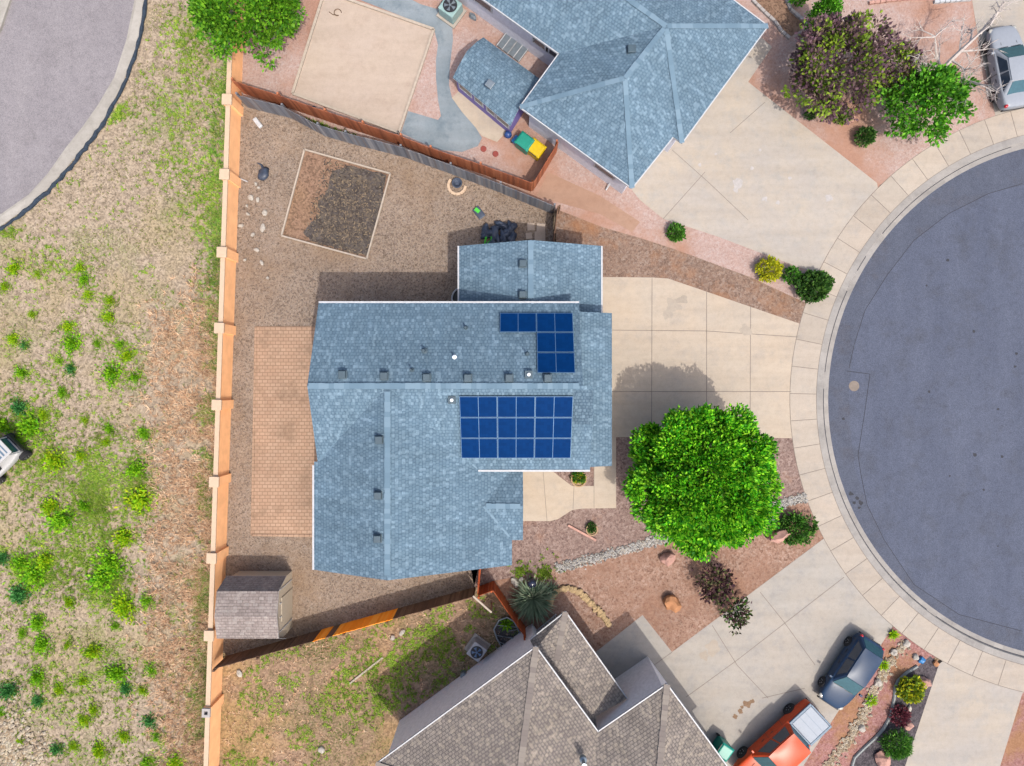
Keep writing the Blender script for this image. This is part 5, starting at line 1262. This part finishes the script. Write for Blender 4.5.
tag(mL.build('green_ground_cover', M['lowgreen']), 'low green ground cover on the vacant lot', None, None, 'stuff')
tag(mW.build('wall_foot_weeds', M['wallweed']), 'green weeds along the foot of the boundary wall', None, None, 'stuff')
# the weedy yard behind the lower house
mY, mG, mB = MB(), MB(), MB()
def in_yard(px, py):
    if px < wx(py) + 6: return False
    yy = SOUTHB[0][1] + (SOUTHB[1][1] - SOUTHB[0][1]) * (px - SOUTHB[0][0]) / (SOUTHB[1][0] - SOUTHB[0][0])
    if py < yy + 3: return False
    if px > 470: yr = 696.5 - (px - 430) * .637; return py < min(yr, 660) - 3 and px < 494 + (py - 581) * .7
    return py < 696.5 - (px - 430) * .637 - 3
for _ in range(6500):
    px, py = U(222, 520), U(585, 800)
    if not in_yard(px, py): continue
    p = G(px, py); dense = math.exp(-(((px - 372) / 48) ** 2 + ((py - 690) / 32) ** 2)) + .7 * math.exp(-(((px - 430) / 40) ** 2 + ((py - 640) / 22) ** 2)) + .3 * N_(px, py, .04, 2)
    if dense > .42: tuft(mG, p.x, p.y, 0, 8, U(.12, .3), .22, .028)
    elif N_(px, py, .045, 7) + .5 * N_(px, py, .12, 3) > .04: tuft(mY, p.x, p.y, 0, 7, U(.1, .27), .16)
    elif rnd.random() < .3: tuft(mB, p.x, p.y, 0, 6, U(.1, .28), .16)
tag(mG.build('yard_weeds', M['lowgreen']), 'dense green weeds in the lower yard', None, None, 'stuff')
tag(mY.build('yard_sparse_weeds', M['lowgreen']), 'thin green weeds across the lower yard', None, None, 'stuff')
tag(mB.build('yard_dry_grass', M['dry']), 'dry grass in the lower yard', None, None, 'stuff')
a, b = G(350, 683), G(383, 657); m = MB(); m.beam(zv(a, .06), zv(b, .06), .1, .07)
tag(m.build('timber_board', M['timber']), 'thin pale timber strip lying slanted in the lower weedy yard', 'board')
rock(240, 673, .26, .16, .12, 'rock_w', 'pale rock below the shed end of the dark fence'); rock(322, 749, .2, .2, .14, 'rock_w', 'pale round rock low in the weedy yard')
rock(402, 632, .22, .15, .12, 'rock_w', 'pale rock near the new orange pickets, upper yard'); rock(393, 637, .16, .14, .12, 'rock_w', 'small pale rock left of its twin in the upper weedy yard')

# ------------------------------------------------------------------ vehicles (x forward, y left)
def loft(stations, n=12):
    m = MB(); vs = []; fs = []
    for (x, hw, zl, zt, sh) in stations:
        zm = zl + (zt - zl) * .55
        prof = [(0, zl), (hw * .9, zl), (hw, zl + .12), (hw, zm), (hw * .985, zt - .1), (hw * sh, zt - .015), (hw * .45, zt + .01), (0, zt + .015)]
        ring_ = [(x, y, z) for y, z in prof] + [(x, -y, z) for y, z in prof[-2:0:-1]]
        vs += ring_; k_ = len(ring_)
    S = len(stations)
    for i in range(S - 1):
        for j in range(k_): fs.append((i * k_ + j, i * k_ + (j + 1) % k_, (i + 1) * k_ + (j + 1) % k_, (i + 1) * k_ + j))
    fs.append(tuple(range(k_ - 1, -1, -1))); fs.append(tuple((S - 1) * k_ + j for j in range(k_)))
    m.mesh(vs, [f[::-1] for f in fs]); return m
def quad_on(m, pts, off):
    P = [Vector(p) for p in pts]; n_ = (P[1] - P[0]).cross(P[2] - P[0]).normalized()
    c = sum(P, Vector()) / 4
    if n_.dot(c - Vector((c.x * .6, 0, .8))) < 0: n_ = -n_
    A = [p + n_ * off for p in P]; B = [p - n_ * .02 for p in P]
    m.face(A if (A[1] - A[0]).cross(A[2] - A[0]).dot(n_) > 0 else A[::-1])
    for i in range(4): m.face([B[i], B[(i + 1) % 4], A[(i + 1) % 4], A[i]])
def wheel(t, x, y, r, w, side):
    m = MB(); pr_ = [(r * .62, -w / 2), (r * .94, -w / 2), (r, -w * .3), (r, w * .3), (r * .94, w / 2), (r * .62, w / 2)]
    m.lathe(pr_, (x, y, r), 24, 0, 'Y'); o = m.build('wheel', M['tyre'], t, True)
    m = MB(); m.lathe([(r * .6, 0), (r * .58, .025), (r * .2, .03)], (x, y + side * (w / 2 - .012), r), 18, 0, 'Y')
    for k_ in range(5):
        a = k_ * 1.2566; m.box((x + math.cos(a) * r * .35, y + side * (w / 2 + .016), r + math.sin(a) * r * .35), (.05, .02, .05))
    m.build('rim', M['rim'], o, True)
def car(name, label, cat, loc, rz, paint, stations, cab, wheels, r=.32, rack=False, extra=None):
    t = thing(name, label, cat, tuple(loc), rz)
    b = loft(stations).build('body', M[paint], t, True, True); subsurf(b, 2)
    # cab: x of base front/rear, roof front/rear, belt z, roof z, half width belt / roof
    xf, xr, rf_, rr_, zb, zt, wb, wr = cab
    bf = {s: Vector((xf, s * wb, zb)) for s in (-1, 1)}; br = {s: Vector((xr, s * wb, zb)) for s in (-1, 1)}
    tf = {s: Vector((rf_, s * wr, zt - .02)) for s in (-1, 1)}; tr = {s: Vector((rr_, s * wr, zt - .02)) for s in (-1, 1)}
    m = MB(); xm = (rf_ + rr_) / 2
    V = [bf[-1], bf[1], br[1], br[-1], tf[-1], tf[1], Vector((xm, wr * 1.02, zt - .02)), tr[1], tr[-1], Vector((xm, -wr * 1.02, zt - .02))]
    m.mesh(V, [(0, 1, 5, 4), (2, 3, 8, 7), (1, 2, 7, 6, 5), (3, 0, 4, 9, 8), (4, 5, 6, 9), (9, 6, 7, 8)])
    bevel(m.build('roof', M[paint], t, True), .12, 4)
    m = MB(); NG = 8; vs = []
    for i in range(NG + 1):
        for j in range(NG + 1):
            u, v = i / NG, j / NG; x = rf_ + .03 + (rr_ - .03 - rf_ - .03) * u; w_ = (wr - .02) * (1 + .03 * math.sin(u * math.pi))
            vs.append((x, w_ * (2 * v - 1), zt - .012 + .055 * math.sin(u * math.pi) ** .7 * math.sin(v * math.pi) ** .6))
    m.mesh(vs, [(i * (NG + 1) + j, i * (NG + 1) + j + 1, (i + 1) * (NG + 1) + j + 1, (i + 1) * (NG + 1) + j) for i in range(NG) for j in range(NG)])
    m.build('roof_skin', M[paint], t, True, True)
    def inset(a, b_, c_, d_, u0, u1, v0, v1):
        f = lambda u, v: a.lerp(b_, u).lerp(d_.lerp(c_, u), v)
        return [f(u0, v0), f(u1, v0), f(u1, v1), f(u0, v1)]
    m = MB(); quad_on(m, inset(bf[-1], bf[1], tf[1], tf[-1], .05, .95, .06, .93), .014); m.build('windscreen', M['cglass'], t, True)
    m = MB(); quad_on(m, inset(br[-1], br[1], tr[1], tr[-1], .08, .92, .12, .9), .014); m.build('rear_window', M['cglass'], t, True)
    for s in (-1, 1):
        for u0, u1 in ((.13, .5), (.54, .9)):
            m = MB(); quad_on(m, inset(bf[s], br[s], tr[s], tf[s], u0, u1, .12, .88), .014); m.build('side_window', M['glass'], t, True)
    for (x, y) in wheels:
        for s in (-1, 1): wheel(t, x, s * y, r, .21, s)
    xF = stations[-1][0]; xR = stations[0][0]; hw = stations[len(stations) // 2][1]; zt1 = stations[-2][3]
    for s in (-1, 1):
        m = MB(); m.stone((xF - .24, s * hw * .7, zt1 - .1), (.15, .17, .06), 0, .02); m.build('headlight', M['lampglass'], t, True, True)
        m = MB(); m.stone((xR + .15, s * hw * .76, stations[1][3] - .12), (.1, .13, .1), 0, .02); m.build('tail_light', M['taillight'], t, True, True)
        m = MB(); m.box((xf - .25, s * (hw + .1), zb + .05), (.12, .2, .13)); bevel(m.build('mirror', M[paint], t, True), .03)
        m = MB()
        for xx in (xf - (xf - xr) * .38, xf - (xf - xr) * .62): m.box((xx, s * (hw - .004), zb - .18), (.2, .03, .035))
        m.build('door_handle', M['black'], t, True)
    m = MB()
    for u in (-.33, .33): m.beam((xf + .12, u * hw * 1.5, stations[-3][3] + .075), (xF - .5, u * hw * 1.3, stations[-2][3] + .06), .018, .012)
    m.build('hood_line', M['black'], t, True)
    m = MB(); m.beam((xf - .02, -wb * .75, zb + .05), (xf - .06, -.05, zb + .09), .03, .02); m.beam((xf - .02, .1, zb + .05), (xf - .06, wb * .7, zb + .09), .03, .02); m.build('wiper', M['black'], t, True)
    for s in (-1, 1):
        m = MB()
        for xx in (xf - .15, (xf + xr) / 2, xr + .35): m.box((xx, s * (hw + .001), zb - .28), (.02, .02, .5))
        m.build('door_seam', M['black'], t, True)
    m = MB(); m.box((xF - .03, 0, .4), (.08, hw * 1.5, .2)); bevel(m.build('bumper', M['black'], t, True), .03)
    m = MB(); m.box((xR + .03, 0, .42), (.08, hw * 1.5, .2)); bevel(m.build('bumper', M['black'], t, True), .03)
    return t
hatch = [(-2.2, .6, .38, .78, .8), (-2.12, .76, .28, .92, .85), (-1.75, .87, .2, .98, .9), (-.8, .9, .18, .96, .93), (.3, .9, .18, .94, .93), (1.0, .88, .2, .92, .9), (1.6, .84, .22, .82, .85), (2.05, .72, .28, .72, .8), (2.2, .55, .36, .6, .75)]
hd_ = math.atan2(-.84, -.55)
car('hatchback_car', 'dark blue hatchback parked on the lower driveway by the pebble line', 'car', G(845, 667.5, .013), hd_, 'paint_navy', hatch, (1.0, -2.08, .2, -1.6, .86, 1.5, .8, .6), ((1.35, .8), (-1.35, .8)))
sedan = [(-2.35, .62, .38, .86, .8), (-2.25, .78, .28, .96, .85), (-1.7, .88, .2, 1.0, .9), (-.8, .91, .18, .97, .93), (.3, .91, .18, .95, .93), (1.0, .89, .2, .93, .9), (1.7, .85, .22, .84, .85), (2.2, .74, .28, .72, .8), (2.35, .58, .36, .6, .75)]
car('sedan_car', 'silver sedan on the driveway at the top right corner', 'car', G(1001, 72, .013), math.atan2(.985, -.17), 'paint_silver', sedan, (1.05, -1.75, .2, -1.0, .88, 1.45, .82, .6), ((1.42, .82), (-1.42, .82)))
# crew cab pickup
hp = math.atan2(-.68, -.733)
rear = G(812, 704); cen = rear + Vector((math.cos(hp), math.sin(hp), 0)) * 2.9
pst = [(-2.9, .86, .5, 1.1, .93), (-2.82, .95, .42, 1.16, .95), (-1.2, .98, .4, 1.16, .95), (.2, .98, .38, 1.15, .95), (1.3, .97, .38, 1.14, .93), (2.2, .95, .4, 1.06, .9), (2.75, .88, .42, .98, .85), (2.9, .74, .5, .85, .8)]
t = car('pickup_truck', 'orange-red crew cab pickup with a pale covered bed on the lower driveway', 'pickup truck', (cen.x, cen.y, .013), hp, 'paint_red', pst, (1.55, -1.25, .75, -1.05, 1.1, 1.88, .9, .72), ((1.85, .88), (-1.75, .88)), .39)
m = MB(); m.box((-2.06, 0, 1.21), (1.42, 1.5, .06)); bevel(m.build('bed_cover', M['cover'], t, True), .02)
m = MB()
for s in (-1, 1): m.box((-2.06, s * .82, 1.2), (1.6, .13, .09))
m.box((-2.83, 0, 1.2), (.1, 1.52, .09)); m.box((-1.29, 0, 1.2), (.1, 1.52, .09)); bevel(m.build('bed_rail', M['bedtrim'], t, True), .02)
m = MB(); m.box((-1.9, 0, 1.245), (.02, 1.46, .01)); m.box((-2.3, 0, 1.245), (.02, 1.46, .01)); m.build('cover_seam', M['bedtrim'], t, True)
# off-road cart on the lot
hc_ = math.atan2(.69, .72)
c = G(8, 459); t = thing('utility_cart', 'white-framed off-road cart with grey-blue roof at the left edge', 'utility vehicle', (c.x, c.y, 0), hc_)
bst = [(-1.45, .5, .4, .8, .85), (-1.4, .62, .35, .9, .9), (-.5, .66, .3, .8, .92), (.4, .66, .3, .85, .92), (1.1, .6, .35, .95, .9), (1.4, .46, .4, .8, .85)]
subsurf(loft(bst).build('body', M['paint_white'], t, True, True), 2)
m = MB()
for s in (-1, 1):
    m.tube([(1.3, s * .58, .85), (1.15, s * .55, 1.75), (-1.05, s * .55, 1.78), (-1.3, s * .58, .85)], [.04] * 4, 6)
m.build('roll_frame', M['white'], t, True)
m = MB(); m.box((.26, 0, 1.82), (2.56, 1.3, .06)); bevel(m.build('roof_panel', M['paint_white'], t, True), .02)
m = MB(); m.box((.0, .1, 1.856), (1.9, .8, .012)); m.box((.0, -.46, 1.856), (1.9, .12, .012)); m.box((1.1, 0, 1.856), (.1, 1.06, .012)); m.box((1.32, 0, 1.856), (.07, 1.06, .012)); m.build('roof_insert', M['bedtrim'], t, True)
m = MB(); m.box((1.42, 0, .75), (.14, 1.2, .3)); bevel(m.build('bumper', M['black'], t, True), .04)
m = MB(); m.face([(1.3, -.5, .92), (1.3, .5, .92), (1.15, .5, 1.74), (1.15, -.5, 1.74)]); m.build('windscreen', M['cglass'], t, True)
m = MB(); m.box((-.35, 0, .95), (.5, 1.1, .25)); bevel(m.build('seat', M['black'], t, True), .05)
for x in (-1.0, 1.05):
    for s in (-1, 1): wheel(t, x, s * .68, .33, .26, s)

# ------------------------------------------------------------------ light, sky, camera
to_sun = Vector((.27, -.46, 1.0)).normalized()
sun = bpy.data.lights.new('sun', 'SUN'); sun.energy = 2.05; sun.angle = R(.6); sun.color = (1, .95, .87)
so = bpy.data.objects.new('sun', sun); COL.objects.link(so); so.rotation_euler = to_sun.to_track_quat('Z', 'Y').to_euler(); so.location = (20, -30, 60)
wd_ = bpy.data.worlds.new('World'); scene.world = wd_; wd_.use_nodes = True
nt = wd_.node_tree; bg = nt.nodes['Background']; sk = nt.nodes.new('ShaderNodeTexSky'); sk.sky_type = 'NISHITA'; sk.sun_disc = False
sk.sun_elevation = math.asin(to_sun.z); sk.sun_rotation = math.atan2(to_sun.x, to_sun.y); sk.dust_density = 5.0
nt.links.new(sk.outputs[0], bg.inputs[0]); bg.inputs[1].default_value = .15
cam = bpy.data.cameras.new('camera'); cam.lens = 24; cam.sensor_width = 36; cam.clip_end = 3000; cam.clip_start = .5
co_ = bpy.data.objects.new('camera', cam); COL.objects.link(co_); co_.location = (0, 0, H); scene.camera = co_
vs_ = scene.view_settings; vs_.view_transform = 'Standard'; vs_.look = 'None'; vs_.exposure = .86; vs_.gamma = 1; vs_.use_curve_mapping = False
